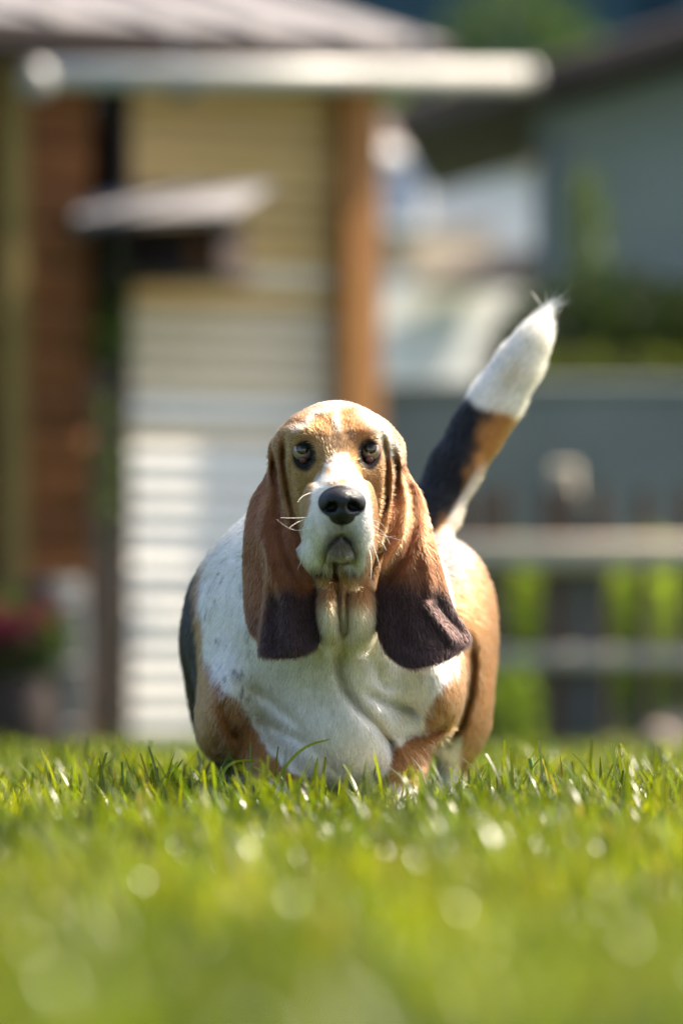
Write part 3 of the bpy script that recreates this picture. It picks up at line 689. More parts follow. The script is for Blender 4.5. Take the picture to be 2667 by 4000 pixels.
for a in range(0, len(ii[0]), 400000):
    sl = tuple(q[a:a+400000] for q in ii)
    F[sl] = dog_field([AX[sl[0]], AY[sl[1]], AZ[sl[2]]], True)
F[[0, -1]] = 1; F[:, [0, -1]] = 1; F[:, :, [0, -1]] = 1
def surface_nets(F, AX, AY, AZ):
    ins = F < 0
    cnt = np.zeros(tuple(s-1 for s in F.shape), np.int8)
    for a in (0, 1):
        for b in (0, 1):
            for c in (0, 1):
                cnt += ins[a:a+F.shape[0]-1, b:b+F.shape[1]-1, c:c+F.shape[2]-1]
    act = (cnt > 0) & (cnt < 8); ci = np.stack(np.nonzero(act), 1)
    vid = np.full(act.shape, -1, np.int32); vid[act] = np.arange(len(ci))
    acc = np.zeros((len(ci), 3)); num = np.zeros(len(ci))
    corners = [(a, b, c) for a in (0, 1) for b in (0, 1) for c in (0, 1)]
    axes = (AX, AY, AZ)
    val = {q: F[ci[:, 0]+q[0], ci[:, 1]+q[1], ci[:, 2]+q[2]] for q in corners}
    pos = {q: np.stack([axes[k][ci[:, k]+q[k]] for k in range(3)], 1) for q in corners}
    for q in corners:
        for k in range(3):
            if q[k] == 0:
                r = list(q); r[k] = 1; r = tuple(r)
                fa, fb = val[q], val[r]; m = (fa < 0) != (fb < 0)
                t = np.where(m, fa/np.where(m, fa-fb, 1), 0)[:, None]
                acc += np.where(m[:, None], pos[q]+(pos[r]-pos[q])*t, 0); num += m
    V = acc/num[:, None]; faces = []
    for k in range(3):
        sl0 = [slice(1, -1)]*3; sl0[k] = slice(0, -1); sl1 = [slice(1, -1)]*3; sl1[k] = slice(1, None)
        A = ins[tuple(sl0)]; B = ins[tuple(sl1)]
        e = np.stack(np.nonzero(A != B), 1); flip = A[e[:, 0], e[:, 1], e[:, 2]]
        o = np.ones(3, int); o[k] = 0; e = e+o
        i1, i2 = [(1, 2), (2, 0), (0, 1)][k]
        def c(d1, d2):
            q = e.copy(); q[:, i1] += d1; q[:, i2] += d2; return vid[q[:, 0], q[:, 1], q[:, 2]]
        quad = np.stack([c(-1, -1), c(0, -1), c(0, 0), c(-1, 0)], 1)
        quad[~flip] = quad[~flip][:, ::-1]; faces.append(quad)
    return V, np.concatenate(faces)
V, Q = surface_nets(F, AX, AY, AZ)
del F, up, nm
# relax lightly
def relax(V, Q, it, lam):
    for _ in range(it):
        s = np.zeros_like(V); n = np.zeros(len(V))
        for a, b in ((0, 1), (1, 2), (2, 3), (3, 0)):
            np.add.at(s, Q[:, a], V[Q[:, b]]); np.add.at(n, Q[:, a], 1); np.add.at(s, Q[:, b], V[Q[:, a]]); np.add.at(n, Q[:, b], 1)
        V = V + lam*(s/n[:, None]-V)
    return V
V = relax(V, Q, 2, 0.4)

# ---- coat: colour of every place on the dog (u, v = front view measure, t = how far back)
TAN = np.array((0.40, 0.19, 0.065)); RUST = np.array((0.195, 0.068, 0.023)); BLACK = np.array((0.010, 0.0095, 0.010)); WHITE = np.array((0.77, 0.715, 0.60))
GOLD = np.array((0.46, 0.27, 0.10)); DARK = np.array((0.024, 0.0135, 0.0135)); CREAM = np.array((0.64, 0.51, 0.26)); ORANGE = np.array((0.40, 0.155, 0.042))
GREY = np.array((0.30, 0.27, 0.24)); PINK = np.array((0.45, 0.16, 0.14))
CHEST_W = smooth_poly([(960, 1900), (820, 2150), (775, 2290), (788, 2500), (826, 2640), (915, 2735), (984, 2820), (1030, 2940), (1120, 3010), (1230, 3060), (1330, 3200), (1480, 3180), (1500, 3020), (1560, 2900),
          (1660, 2862), (1650, 2790), (1700, 2735), (1745, 2690), (1772, 2590), (1790, 2420), (1760, 2250), (1700, 2050), (1600, 1900)], 1)
MUZ_W = smooth_poly([(1292, 1770), (1352, 1765), (1390, 1830), (1432, 1900), (1452, 1980), (1462, 2080), (1440, 2170), (1412, 2250), (1370, 2230), (1300, 2240), (1215, 2250), (1165, 2180), (1178, 2080), (1206, 1980), (1218, 1900), (1262, 1830)], 1)
def mix(c, d, w): return c*(1-w[:, None]) + np.asarray(d)*w[:, None]
def coat(V, N):
    u, v, t = uvt([V[:, 0], V[:, 1], V[:, 2]]); X, Y, Z = V.T
    n1_ = wob(X, Y, Z, 90, 0, 8); n2_ = wob(X, Y, Z, 260, 8, 8); n3_ = wob(X, Y, Z, 700, 3, 8)
    c = np.tile(TAN*np.array((.74, .68, .60)), (len(V), 1))
    c = mix(c, ORANGE, 0.5*sstep(-.3, .8, n1_))
    # black saddle over the back and down the left flank
    sad = sstep(0.44, 0.475, t+0.006*n2_)*np.maximum(sstep(1150, 1000, u), sstep(2330, 2230, v+20*n1_)*sstep(1850, 1760, u))
    sad = np.maximum(sad, sstep(.47, .50, t)*sstep(1240, 1050, u))
    lb = np.interp(v, [2200, 2290, 2450, 2560, 2700, 2850, 2950, 3010], [800, 772, 768, 788, 806, 812, 838, 880])
    sad = np.maximum(sad, sstep(6, -14, u-lb+8*n2_)*(t > .33))
    c = mix(c, BLACK, np.clip(sad, 0, 1)*(t < 0.79))
    rumpgrey = np.exp(-((u-1760)/90)**2-((v-2130)/110)**2)*(t > .55)*0.55
    c = mix(c, (0.34, 0.29, 0.25), rumpgrey)
    # white chest, front
    wsd = poly_sd(u, v, CHEST_W) + 12*n2_ + 8*n1_
    wf = sstep(8, -10, wsd)*sstep(0.455, 0.43, t + 0.006*n2_)
    c = mix(c, WHITE, wf)
    # ticking on the white
    fl = sstep(0.62, 0.85, wob(X, Y, Z*0.40, 640, 5, 7)+.35*n1_)*wf*np.maximum(sstep(1010, 960, u), 0.4*sstep(.4, .9, n1_))*sstep(2950, 2700, v)
    c = mix(c, (0.09, 0.085, 0.085), 0.8*fl)
    # white lower legs and feet
    low = sstep(3040, 3100, v+15*n1_)
    c = mix(c, WHITE, np.where(t < .5, low, 0))
    hind = sstep(1690, 1715, u)*sstep(1812, 1795, u - (2900-v)*0.06)*sstep(2860, 2900, v)*(t > .6)
    c = mix(c, WHITE, np.maximum(hind, (t > .6)*sstep(3010, 3050, v)))
    # tail: black above, tan below, white end
    tm = (t > .74) & (v < 2110) & (u > 1560)
    if tm.any():
        ax_ = ((u-1660)*0.496+(2030-v)*0.868); side = ((u-1660)*0.868-(2030-v)*0.496)
        tc = mix(np.tile(BLACK*1.3, (len(V), 1)), TAN*np.array((1, .9, .7)), np.clip(sstep(-20, 75, side - 55*sstep(420, 60, ax_)+30*n1_+14*n2_), 0, 1))
        tc = mix(tc, WHITE, sstep(66, 88, side)*sstep(330, 200, ax_)*.7)
        tc = mix(tc, WHITE*np.array((1, .98, .92)), sstep(478, 520, ax_ - side*0.25 + 20*n1_))
        tc = mix(tc, CREAM*.7, np.exp(-((ax_-650)/80)**2-((side-10)/30)**2)*.5)
        c = np.where(tm[:, None], tc, c)
    # head
    el = ear_depth(u, v, -1); er = ear_depth(u, v, 1)
    inl = (poly_sd(u, v, EAR_L) < 6) & (np.abs(t-el) < 0.014) & (v > 1780)
    inr = (poly_sd(u, v, EAR_R) < 6) & (np.abs(t-er) < 0.014) & (v > 1780)
    hd = (t < 0.26) & (v < 2290) & (u > 1000) & (u < 1640) & ~inl & ~inr
    hc = mix(np.tile(TAN*.92, (len(V), 1)), GOLD, sstep(1250, 1140, np.abs(u-1325)+1000)*0)
    gold = sstep(250, 130, np.hypot((u-1230), (v-1920)*0.8)); hc = mix(hc, GOLD, .8*gold)
    hc = mix(hc, ORANGE*np.array((.72, .66, .55)), .95*np.maximum(np.exp(-((u-1245)/70)**2-((v-1658)/58)**2), np.exp(-((u-1400)/74)**2-((v-1645)/66)**2)))
    hc = mix(hc, RUST, .8*np.maximum(sstep(1130, 1095, u)*sstep(1650, 1800, v), sstep(1515, 1545, u)*sstep(1700, 1850, v)))
    hc = mix(hc, WHITE, .75*np.exp(-(np.abs(u-(1322+8*np.sin(v*.03)))/12)**2)*sstep(1705, 1680, v))         # blaze
    hc = mix(hc, WHITE, .7*sstep(1600, 1570, v)*np.exp(-((u-1320)/90)**2))
    hc = mix(hc, WHITE*.9, .55*np.exp(-(seg_d(u, v, [(1150, 1680), (1200, 1655), (1225, 1610), (1280, 1598)])[0]/14)**2))
    hc = mix(hc, WHITE*.9, .75*np.exp(-(seg_d(u, v, [(1430, 1610), (1490, 1680), (1530, 1760)])[0]/30)**2))
    hc = mix(hc, (0.24, 0.15, 0.09), .75*np.exp(-((u-1318)/62)**2-((v-1725)/42)**2))
    mw = sstep(10, -12, poly_sd(u, v, MUZ_W)+7*n2_); hc = mix(hc, WHITE, mw)
    spot = np.maximum.reduce([np.exp(-((u-a)/r1)**2-((v-b)/r2)**2) for a, b, r1, r2 in ((1342, 1878, 30, 16), (1282, 1840, 18, 16), (1300, 1888, 26, 10), (1352, 1842, 22, 8), (1368, 1802, 20, 8), (1288, 1800, 16, 8))])
    hc = mix(hc, TAN*1.2, .85*spot)
    hc = mix(hc, GREY*.8, .75*np.maximum(np.exp(-((u-1325)/75)**2-((v-2060)/48)**2), np.exp(-(seg_d(u, v, [(1290, 2080), (1262, 2160)])[0]/22)**2)))  # grey lip under the nose; shade along the lip edge painted in
    hc = mix(hc, GREY*.8, .6*np.exp(-(seg_d(u, v, [(1375, 2080), (1400, 2170)])[0]/22)**2))  # painted lip-edge shade, right side
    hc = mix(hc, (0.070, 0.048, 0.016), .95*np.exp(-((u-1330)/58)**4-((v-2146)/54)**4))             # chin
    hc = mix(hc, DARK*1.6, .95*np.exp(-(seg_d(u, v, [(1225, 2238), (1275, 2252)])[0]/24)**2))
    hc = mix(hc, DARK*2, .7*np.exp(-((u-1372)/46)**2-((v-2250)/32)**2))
    hc = mix(hc, DARK*1.2, .9*np.exp(-(seg_d(u, v, [(1310, 2192), (1312, 2262)])[0]/13)**2))  # shade in the gap below the chin, painted into the coat
    hc = mix(hc, DARK*2, .55*np.exp(-(seg_d(u, v, [(1250, 2225), (1274, 2160), (1300, 2120), (1334, 2090), (1366, 2122), (1386, 2160), (1390, 2205)])[0]/7)**2))  # shadow along the mouth line, painted dark
    hc = mix(hc, DARK*2, .5*np.exp(-(seg_d(u, v, [(1286, 2200), (1330, 2206), (1376, 2196)])[0]/9)**2))  # painted shadow along the lower edge of the chin
    for e in EYES:
        d = np.hypot((u-e[0]+e[3]*4)/46, (v-e[1]-24)/62)
        hc = mix(hc, (0.016, 0.012, 0.012), sstep(1.12, .86, d+.05*n2_)*(np.abs(t-e[2]) < .05))
        haw = np.exp(-((u-e[0]+e[3]*8)/17)**2-((v-e[1]-40)/13)**2)*(t > e[2]+.004)
    nd = ell([X, Y, Z], NOSE[0], NOSE[1]-6, NOSE[2], 92, 66, 0.030, pitch=-12); nd = np.minimum(nd, ell([X, Y, Z], NOSE[0], NOSE[1]+34, NOSE[2], 54, 44, 0.026))
    nose = sstep(.0016, 0, nd); hc = mix(hc, (0.009, 0.009, 0.010), nose)
    hc = mix(hc, hc*np.array((.84, .82, .78)), 1-np.clip(mw, 0, 1)*(1-nose))
    c = np.where(hd[:, None], hc, c)
    # ears
    ec = mix(np.tile(RUST, (len(V), 1)), TAN, .35*sstep(-.2, .8, n1_)*sstep(2200, 1900, v))
    ec = mix(ec, TAN*1.15, .6*np.exp(-(seg_d(u, v, [(1545, 1760), (1585, 1960), (1570, 2110), (1490, 2230)])[0]/16)**2))
    dk = np.where(u < 1330, sstep(2270, 2340, v+20*n1_)*sstep(1012, 1050, u+(v-2400)*.1) + .55*sstep(2330, 2450, v)*sstep(1050, 1010, u), sstep(2220, 2330, v+20*n1_ - (u-1600)*0.25))
    ec = mix(ec, DARK, np.clip(dk, 0, 1)*.94)
    c = np.where((inl | inr)[:, None], ec, c)
    # throat
    th = sstep(2235, 2275, v)*sstep(2555, 2520, v)*(t < .20)*sstep(1225, 1250, u)*sstep(1490, 1460, u)*~inl*~inr
    tc = mix(np.tile(TAN*.8, (len(V), 1)), CREAM, sstep(2310, 2410, v+12*n1_ - np.abs(u-1345)*.2))
    c = np.where((th > .5)[:, None], tc, c)
    c = c*.88*(1+0.10*n3_[:, None]+.08*n2_[:, None])
    return np.clip(c, .006, .9), nose*hd, (inl | inr)
def v_normals(V, Q):
    n = np.cross(V[Q[:, 2]]-V[Q[:, 0]], V[Q[:, 3]]-V[Q[:, 1]]); N = np.zeros_like(V)
    for k in range(4): np.add.at(N, Q[:, k], n)
    return N/np.maximum(np.linalg.norm(N, axis=1), 1e-12)[:, None], n
NRM, FN = v_normals(V, Q)
COL, NOSEW, EARM = coat(V, NRM)

ORI = np.array((0.0, DT+0.4, 0.0))
dog = empty('basset_hound', tuple(ORI))
tag(dog, 'basset hound with tan, white and black coat and raised tail walking through the grass', 'dog')
me = np_mesh('dog_body', V-ORI, Q); add_color(me, 'coat', COL)
a = me.attributes.new('bare', 'FLOAT', 'POINT'); a.data.foreach_set('value', NOSEW.astype(np.float32))
M_skin = bpy.data.materials.new('dog_coat'); M_skin.use_nodes = True
nt = M_skin.node_tree; b = nt.nodes['Principled BSDF']
at_ = nt.nodes.new('ShaderNodeAttribute'); at_.attribute_name = 'coat'; nt.links.new(at_.outputs['Color'], b.inputs['Base Color'])
ab = nt.nodes.new('ShaderNodeAttribute'); ab.attribute_name = 'bare'
mr = nt.nodes.new('ShaderNodeMapRange'); mr.inputs['To Min'].default_value = 0.85; mr.inputs['To Max'].default_value = 0.37; nt.links.new(ab.outputs['Fac'], mr.inputs['Value']); nt.links.new(mr.outputs[0], b.inputs['Roughness'])
ms_ = nt.nodes.new('ShaderNodeMapRange'); ms_.inputs['To Min'].default_value = 0.15; ms_.inputs['To Max'].default_value = 0.42; nt.links.new(ab.outputs['Fac'], ms_.inputs['Value']); nt.links.new(ms_.outputs[0], b.inputs['Specular IOR Level'])
tcn = nt.nodes.new('ShaderNodeTexCoord'); vo = nt.nodes.new('ShaderNodeTexVoronoi'); vo.inputs['Scale'].default_value = 700
nt.links.new(tcn.outputs['Object'], vo.inputs['Vector']); bp = nt.nodes.new('ShaderNodeBump'); bp.inputs['Distance'].default_value = 0.0005; nt.links.new(ab.outputs['Fac'], bp.inputs['Strength'])
nt.links.new(vo.outputs['Distance'], bp.inputs['Height']); nt.links.new(bp.outputs[0], b.inputs['Normal'])
body = link('body', me, M_skin, dog)

# ---- eyes
def eye_material():
    m = bpy.data.materials.new('eye'); m.use_nodes = True; nt = m.node_tree; b = nt.nodes['Principled BSDF']
    b.inputs['Roughness'].default_value = 0.07; b.inputs['Specular IOR Level'].default_value = 0.6
    tc = nt.nodes.new('ShaderNodeTexCoord'); sp = nt.nodes.new('ShaderNodeSeparateXYZ'); nt.links.new(tc.outputs['Object'], sp.inputs[0])
    x2 = nt.nodes.new('ShaderNodeVectorMath'); x2.operation = 'MULTIPLY'; x2.inputs[1].default_value = (1, 0, 1); nt.links.new(tc.outputs['Object'], x2.inputs[0])
    ln = nt.nodes.new('ShaderNodeVectorMath'); ln.operation = 'LENGTH'; nt.links.new(x2.outputs[0], ln.inputs[0])
    dv = nt.nodes.new('ShaderNodeMath'); dv.operation = 'DIVIDE'; nt.links.new(ln.outputs['Value'], dv.inputs[0]); dv.inputs[1].default_value = 0.0125
    nz = nt.nodes.new('ShaderNodeTexNoise'); nz.inputs['Scale'].default_value = 500; nt.links.new(tc.outputs['Object'], nz.inputs['Vector'])
    ad = nt.nodes.new('ShaderNodeMath'); ad.operation = 'MULTIPLY_ADD'; nt.links.new(nz.outputs['Fac'], ad.inputs[0]); ad.inputs[1].default_value = 0.10; nt.links.new(dv.outputs[0], ad.inputs[2])
    r = nt.nodes.new('ShaderNodeValToRGB'); e = r.color_ramp.elements
    e[0].position = 0.0; e[0].color = (0.004, 0.004, 0.003, 1); e[1].position = 1.0; e[1].color = (0.20, 0.12, 0.09, 1)
    for p, cc in ((0.22, (0.006, 0.005, 0.003)), (0.30, (0.095, 0.075, 0.018)), (0.46, (0.075, 0.052, 0.011)), (0.58, (0.010, 0.006, 0.003)), (0.64, (0.012, 0.008, 0.005)), (0.70, (0.30, 0.25, 0.18))):
        q = e.new(p); q.color = (*cc, 1)
    nt.links.new(ad.outputs[0], r.inputs[0]); nt.links.new(r.outputs[0], b.inputs['Base Color'])
    return m
M_eye = eye_material()
M_lid = material('eyelid_skin', (0.014, 0.011, 0.010), 0.55, 0.2, 300)
M_haw = material('haw', (0.13, 0.048, 0.042), 0.4, 0.2, 200)
eb = bmesh.new(); bmesh.ops.create_uvsphere(eb, u_segments=32, v_segments=24, radius=0.0125)
em = bpy.data.meshes.new('eyeball'); eb.to_mesh(em); eb.free()
for p in em.polygons: p.use_smooth = True
for (ex, ey, et, sd) in EYES:
    c = PX(ex, ey+6, et+0.0165)-ORI
    o = link('eye', em, M_eye, dog, tuple(c), (math.radians(-15), 0, math.radians(3*sd)))
    # the drooping lower lid shows its red lining
    hb = bmesh.new(); bmesh.ops.create_uvsphere(hb, u_segments=20, v_segments=12, radius=1.0)
    for vv in hb.verts: vv.co = Vector((vv.co.x*0.0046, vv.co.y*0.005, vv.co.z*0.0030))
    hm = bpy.data.meshes.new('haw'); hb.to_mesh(hm); hb.free()
    for p in hm.polygons: p.use_smooth = True
    hl = link('lower_lid', hm, M_haw, o, (sd*-0.001, -0.0045, -0.0132), (math.radians(-10), 0, 0))
    ub = bmesh.new(); bmesh.ops.create_uvsphere(ub, u_segments=28, v_segments=20, radius=0.0134)
    bmesh.ops.bisect_plane(ub, geom=list(ub.verts)+list(ub.edges)+list(ub.faces), plane_co=(0, 0, .0072), plane_no=(sd*.22, .25, -1), clear_outer=True)
    um = bpy.data.meshes.new('upper_lid'); ub.to_mesh(um); ub.free()
    for p in um.polygons: p.use_smooth = True
    link('upper_lid', um, M_lid, o, (0, 0, 0), (math.radians(15), 0, 0))
    hl['label'] = 'pink inner lining of the drooping lower eyelid'

# ---- fur: single hairs rooted on the body
def grow_fur(nhair):
    tri = np.concatenate([Q[:, [0, 1, 2]], Q[:, [0, 2, 3]]])
    A = V[tri[:, 0]]; B = V[tri[:, 1]]; Cc = V[tri[:, 2]]
    ar = 0.5*np.linalg.norm(np.cross(B-A, Cc-A), axis=1)
    mid = (A+B+Cc)/3; u, v, t = uvt(mid.T); fn = NRM[tri[:, 0]]
    dens = np.where((t < .24) & (v < 2650), 2.6, 1.0)*np.where(fn[:, 1] > .55, .25, 1.0)
    dens = np.where(t > .6, dens*.8, dens)
    dens *= 1-NOSEW[tri].max(1)
    eyed = np.ones(len(mid))
    for e in EYES: eyed *= sstep(.80, 1.0, np.hypot((u-e[0]+e[3]*4)/46, (v-e[1]-24)/62))
    dens *= eyed
    pr = ar*dens; pr /= pr.sum()
    k = rng.choice(len(tri), nhair, p=pr); r1, r2 = rng.random((2, nhair)); q = np.sqrt(r1); w0, w1, w2 = 1-q, q*(1-r2), q*r2
    mixv = lambda arr: arr[tri[k, 0]]*w0[:, None]+arr[tri[k, 1]]*w1[:, None]+arr[tri[k, 2]]*w2[:, None]
    root = mixv(V); N = mixv(NRM); N /= np.linalg.norm(N, axis=1)[:, None]; col = mixv(COL); earm = EARM[tri[k, 0]]
    u, v, t = uvt(root.T)
    # growth direction
    nz = PX(1334, 1900, -0.09); away = root-nz; away /= np.linalg.norm(away, axis=1)[:, None]
    away = away + np.array((0, .15, -.1))
    d = np.tile(np.array((0.0, .75, -.65)), (nhair, 1))
    chest = (t < .42) & (v > 2250); d[chest] = np.array((0, .15, -1.0)) + np.stack([(u[chest]-1320)/900, 0*u[chest], 0*u[chest]], 1)
    headm = (t < .25) & (v < 2260) & (u > 1000) & (u < 1660) & ~earm; d[headm] = away[headm]
    d[earm] = np.stack([np.where(u[earm] < 1330, -.15, .15), 0.1+0*u[earm], -1+0*u[earm]], 1)
    tm = (t > .74) & (v < 2080) & (u > 1570); d[tm] = np.array((.5, 0, .87))
    d[:, 0] += .25*wob(root[:, 0], root[:, 1], root[:, 2], 130, 2, 7); d[:, 2] += .25*wob(root[:, 0], root[:, 1], root[:, 2], 130, 11, 7)
    d[tm] = d[tm]*.5 + np.array((.5, 0, .87))*.5
    d += rng.normal(0, .14, d.shape)
    d -= N*np.sum(d*N, axis=1)[:, None]; d /= np.maximum(np.linalg.norm(d, axis=1), 1e-6)[:, None]
    L = np.full(nhair, .013); L[(t < .42) & (v > 2250)] = .012; L[headm] = .0065
    L[headm & (v > 1830) & (np.abs(u-1330) < 150)] = .0045
    L[headm & (v > 2110)] = .0085
    L[earm] = .0075
    axl = (u-1660)*0.496+(2030-v)*0.868
    L[tm] = .010 + .004*sstep(350, 600, axl[tm]) + .030*sstep(830, 960, axl[tm])
    L *= rng.uniform(.6, 1.25, nhair)
    lift = np.where(headm, .42, .35)+rng.normal(0, .10, nhair); lift[tm] += .12
    npt = 4; s = np.linspace(0, 1, npt)
    pts = np.empty((nhair, npt, 3), np.float32)
    bend = rng.normal(0, .10, (nhair, 3))
    for i, a in enumerate(s):
        pts[:, i] = root - N*0.0006 + L[:, None]*(d*a + N*(lift*a*(1-.45*a))[:, None] + bend*a*a + np.array((0, 0, -.10))*a*a)
    rad0 = np.where(headm | earm, .00017, .00024)*rng.uniform(.7, 1.2, nhair)
    rad = rad0[:, None]*np.array((1, .9, .65, .15))
    tint = 1+rng.normal(0, .28, (nhair, 1))+.24*wob(root[:, 0], root[:, 1]*.6, root[:, 2]*.6, 1900, 4, 7)[:, None]; col = np.clip(col*tint, .004, .92)
    return pts, rad, col
pts, rad, hcol = grow_fur(NHAIR)
cv = bpy.data.hair_curves.new('fur'); nh, npt = pts.shape[:2]
cv.add_curves([npt]*nh)
cv.position_data.foreach_set('vector', (pts.reshape(-1, 3)-ORI).astype(np.float32).ravel())
ra = cv.attributes.get('radius') or cv.attributes.new('radius', 'FLOAT', 'POINT')
ra.data.foreach_set('value', rad.astype(np.float32).ravel())
ca = cv.attributes.new('coat', 'FLOAT_COLOR', 'CURVE'); cc = np.ones((nh, 4), np.float32); cc[:, :3] = hcol; ca.data.foreach_set('color', cc.ravel())
M_fur = bpy.data.materials.new('fur'); M_fur.use_nodes = True; nt = M_fur.node_tree
for n in list(nt.nodes): nt.nodes.remove(n)
out = nt.nodes.new('ShaderNodeOutputMaterial'); hb = nt.nodes.new('ShaderNodeBsdfHairPrincipled')
hb.model = 'CHIANG'; hb.parametrization = 'COLOR'
fa = nt.nodes.new('ShaderNodeAttribute'); fa.attribute_name = 'coat'; nt.links.new(fa.outputs['Color'], hb.inputs['Color'])
hb.inputs['Roughness'].default_value = 0.45; hb.inputs['Radial Roughness'].default_value = 0.6; hb.inputs['Coat'].default_value = 0.0; hb.inputs['IOR'].default_value = 1.4
nt.links.new(hb.outputs[0], out.inputs['Surface'])
cv.materials.append(M_fur)
fur = bpy.data.objects.new('fur', cv); C.objects.link(fur); fur.parent = dog; fur['kind'] = 'stuff'

# ---- whiskers
def tube(pts, r0, r1, n=5):
    pts = [Vector(p) for p in pts]; vs = []; fs = []
    for i, p in enumerate(pts):
        d = (pts[min(i+1, len(pts)-1)]-pts[max(i-1, 0)]).normalized(); a = d.orthogonal().normalized(); b2 = d.cross(a)
        r = r0+(r1-r0)*i/(len(pts)-1)
        for k in range(n): vs.append(p+(a*math.cos(6.2832*k/n)+b2*math.sin(6.2832*k/n))*r)
    for i in range(len(pts)-1):
        for k in range(n): fs.append((i*n+k, i*n+(k+1) % n, (i+1)*n+(k+1) % n, (i+1)*n+k))
    return [tuple(v) for v in vs], fs
M_whisk = material('whisker', (0.75, 0.70, 0.60), 0.4, 0.1)
for pl in ([(1215, 2020), (1150, 2024), (1095, 2022)], [(1210, 2060), (1160, 2078), (1115, 2058), (1080, 2028)], [(1208, 2022), (1160, 2040), (1130, 2062)],
           [(1212, 1925), (1180, 1938), (1162, 1962)], [(1452, 2030), (1485, 2040), (1508, 2068)], [(1456, 2070), (1510, 2095), (1565, 2110)], [(1452, 2090), (1500, 2098), (1545, 2094)],
           [(1450, 2110), (1468, 2160), (1485, 2218)], [(1445, 2150), (1452, 2200), (1448, 2258)], [(1454, 2080), (1490, 2110), (1508, 2150)], [(1180, 2160), (1175, 2200), (1160, 2225)],
           [(1455, 2050), (1500, 2080), (1524, 2128)]):
    p0 = pl[0]; t0 = front_t(*p0)
    ppts = []
    for i in range(9):
        a = i/8*(len(pl)-1); j = min(int(a), len(pl)-2); fr = a-j
        # quadratic-ish smoothing through the measured points
        q = [pl[j][k]*(1-fr)+pl[j+1][k]*fr for k in (0, 1)]
        ppts.append(PX(q[0], q[1], t0-.004-.030*i/8)-ORI)
    for _ in range(2): ppts = [ppts[0]]+[(ppts[i-1]+2*ppts[i]+ppts[i+1])/4 for i in range(1, len(ppts)-1)]+[ppts[-1]]
    vs, fs = tube(ppts, .00030, .00012); link('whisker', np_mesh('whisker', vs, fs), M_whisk, dog)
# ================================================================== grass blades
def grass(n, ymin, ymax, hmul, wmul, half, seed):
    r = np.random.default_rng(seed)
    Yb = np.sqrt(r.uniform(ymin**2, ymax**2, n)); Xb = r.uniform(-1, 1, n)*(0.062*Yb + half)
    return Xb, Yb, hmul, wmul
def blades(Xb, Yb, hmul, wmul, seed, seg=4):
    r = np.random.default_rng(seed); n = len(Xb)
    tuft = 0.5+0.5*np.sin(Xb*9+3*np.sin(Yb*4))*np.sin(Yb*7+2*np.sin(Xb*5))
    H = hmul*r.gamma(9, 1/9, n)*(0.62+0.76*tuft); H = np.minimum(H, .103); W = wmul*r.uniform(.6, 1.3, n)
    az = r.uniform(0, 6.283, n); lean = r.uniform(.03, .65, n)**1.3; curl = r.uniform(.05, 1.0, n)
    Z0 = gz(Yb) - .004
    dx, dy = np.cos(az), np.sin(az); sx, sy = -dy, dx
    lev = np.linspace(0, 1, seg+1); vs = np.empty((n, 2*seg+2, 3), np.float32)
    x = np.zeros(n); z = np.zeros(n); prev = 0
    mown = r.random(n) < .6; tipw = np.where(mown, r.uniform(.45, .8, n), .06)     # mown blades end blunt
    for i, s in enumerate(lev):
        if i:
            ang = lean + curl*(s**1.6); x = x+np.sin(ang)*(s-prev)*H; z = z+np.cos(ang)*(s-prev)*H; prev = s
        wd = W*(1-(1-tipw)*s**3)*.5
        vs[:, 2*i] = np.stack([Xb+dx*x-sx*wd, Yb+dy*x-sy*wd, Z0+z], 1); vs[:, 2*i+1] = np.stack([Xb+dx*x+sx*wd, Yb+dy*x+sy*wd, Z0+z], 1)
    pat = []
    for i in range(seg): pat += [(2*i, 2*i+1, 2*i+3), (2*i, 2*i+3, 2*i+2)]
    pat = np.array(pat); m = 2*seg+2
    fs = (np.arange(n)[:, None, None]*m + pat[None]).reshape(-1, 3)
    g = r.random((n, 1)); base = np.array((0.105, 0.190, 0.008))*(1-g) + np.array((0.215, 0.250, 0.010))*g
    dry = (r.random(n) < .05); base[dry] = np.array((0.24, 0.22, 0.09))
    dark = (r.random(n) < .30); base[dark] *= .5
    pt = .5+.5*np.sin(Xb*11+2*np.sin(Yb*3.1))*np.sin(Yb*4.7+1.7*np.sin(Xb*6)); base *= (.48+.78*pt)[:, None]; base[:, 0] *= (.9+.25*pt)
    base = base*.9*(1+.2*r.normal(size=(n, 1)))
    # blades pale towards the root
    cols = np.repeat(np.clip(base, .01, .4), m, 0)
    return vs.reshape(-1, 3), fs, cols
sets = []
def add_set(n, y0, y1, h, wd, half, seed, seg=4):
    X_, Y_, _, _ = grass(n, y0, y1, h, wd, half, seed)
    # worn, thin places
    thin = np.sin(X_*13+2*np.sin(Y_*3.7))*np.sin(Y_*6.1+2*np.sin(X_*7))
    kp = np.random.default_rng(seed+50).random(len(X_)) < np.clip(.75+.7*thin, .18, 1)
    X_, Y_ = X_[kp], Y_[kp]
    # none growing through the paws
    keep = np.ones(len(X_), bool)
    for (px_, t_) in ((1552, .20), (1165, .19), (1738, .70), (945, .70)):
        c = PX(px_, 3170, t_); keep &= np.hypot(X_-c[0], (Y_-c[1])*.8) > .03
    sets.append(blades(X_[keep], Y_[keep], h, wd, seed+100, seg))
add_set(GR*16, 1.6, 5.0, .031, .0040, .35, 1)
add_set(GR*62, 5.0, 9.0, .033, .0034, .35, 2)
add_set(int(GR*2.6), 5.8, 8.8, .062, .0038, .35, 5, 6)
add_set(int(GR*.35), 6.2, 8.4, .085, .0036, .35, 7, 6)
add_set(GR*16, 9.0, 22.0, .042, .0080, .9, 3)
add_set(int(GR*6), 22.0, 34.0, .06, .018, 1.2, 4)
add_set(GR*34, 1.6, 14.0, .036, .0044, 1.7, 6)
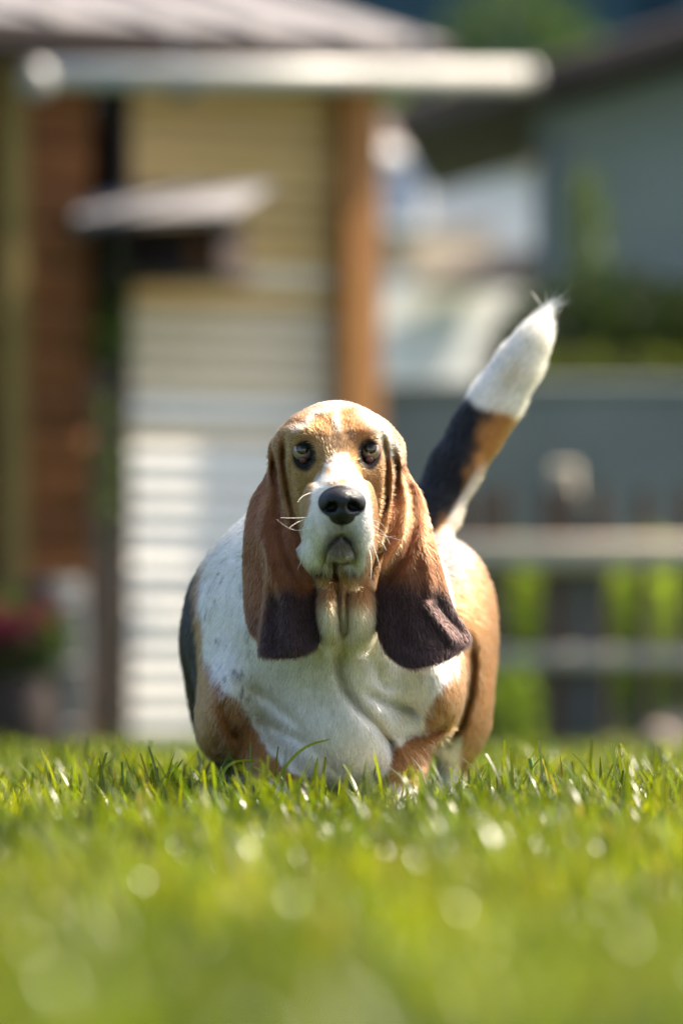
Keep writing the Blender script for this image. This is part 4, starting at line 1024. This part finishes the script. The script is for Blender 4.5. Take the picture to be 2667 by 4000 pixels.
add_set(GR*8, 8.0, 24.0, .045, .0090, 4.0, 8, 3)
# a few long single blades that stand out before and beside the dog: (photo points, distance, width)
def ribbon(pl, Y, wd, col):
    P_ = np.array([at(x, y, Y) for x, y in pl]); P_[:, 1] += np.linspace(0, .012, len(P_)); n = len(P_)
    for _ in range(2):
        Qn = [P_[0]]
        for i in range(len(P_)-1): Qn += [P_[i]*.75+P_[i+1]*.25, P_[i]*.25+P_[i+1]*.75]
        P_ = np.array(Qn+[P_[-1]])
    n = len(P_); T = np.gradient(P_, axis=0); T /= np.linalg.norm(T, axis=1)[:, None]
    B = np.cross(T, (0.25, 1, .2)); B /= np.linalg.norm(B, axis=1)[:, None]
    w_ = (wd*.5*(1-.75*np.linspace(0, 1, n)**3))[:, None]
    vs = np.stack([P_-B*w_, P_+B*w_], 1).reshape(-1, 3); i = np.arange(n-1)*2
    sets.append((vs, np.concatenate([np.stack([i, i+1, i+3], 1), np.stack([i, i+3, i+2], 1)]), np.tile(np.array(col), (len(vs), 1))))
YG = (0.19, 0.24, 0.012)
ribbon([(1040, 3180), (1075, 3060), (1130, 2970), (1200, 2910), (1290, 2888)], 6.72, .0042, YG)
ribbon([(850, 3100), (870, 3010), (915, 2972), (1000, 2968)], 6.74, .0038, YG)
ribbon([(985, 3160), (978, 3030), (978, 2900)], 6.76, .0036, (0.12, 0.17, 0.03))
ribbon([(1225, 3160), (1222, 3060), (1240, 2960)], 6.7, .0044, (0.16, 0.2, 0.05))
ribbon([(630, 3120), (610, 3010), (580, 2915)], 6.7, .004, (0.14, 0.18, 0.04))
ribbon([(790, 3080), (790, 3000), (770, 2935)], 6.68, .005, (0.2, 0.22, 0.1))
ribbon([(1660, 3170), (1650, 3060), (1630, 3010)], 6.76, .006, YG)
ribbon([(2300, 3240), (2290, 3120), (2245, 3035)], 6.8, .003, (0.06, 0.09, 0.015))
ribbon([(2545, 3220), (2550, 3120), (2557, 3020)], 6.8, .0034, (0.11, 0.17, 0.015))
ribbon([(2400, 3200), (2425, 3160), (2450, 3110)], 6.8, .003, (0.06, 0.09, 0.015))
off = 0; VV, FF, CC = [], [], []
for v_, f_, c_ in sets: VV.append(v_); FF.append(f_+off); CC.append(c_); off += len(v_)
gm = np_mesh('grass', np.concatenate(VV), np.concatenate(FF)); add_color(gm, 'blade', np.concatenate(CC))
M_grass = leaf_material('grass_blade', 'blade', 0.52, 0.30, 0.32, (1.3, 1.2, 0.30))
go = link('grass', gm, M_grass); tag(go, 'sunlit green grass blades of the lawn', 'grass', kind='stuff')

# the tall cut stalk standing above the lawn
stk = empty('grass_stalk', tuple(at(2052, 3250, 6.8)))
stk.location.z = -.002; o0 = np.array(stk.location)
tag(stk, 'single tall dark grass stalk with a cut light green tip standing above the lawn', 'grass stalk')
sp_ = [np.array(at(x, y, 6.8))-o0 for x, y in ((2052, 3235), (2056, 3150), (2064, 3060), (2074, 3018))]; sp_[0][2] = 0
v_, f_ = tube3([tuple(p) for p in sp_], .0016, .0013, 8)
link('stem', np_mesh('stalk_stem', v_, f_), material('stalk_green', (0.045, 0.085, 0.015), .5, .2, 60), stk)
sp_ = [np.array(at(x, y, 6.8))-o0 for x, y in ((2074, 3020), (2076, 3000), (2072, 2975), (2068, 2962))]
v_, f_ = tube3([tuple(p) for p in sp_], .0026, .0030, 8)
link('tip', np_mesh('stalk_tip', v_, f_), material('stalk_tip', (0.16, 0.24, 0.03), .5, .2, 60), stk)
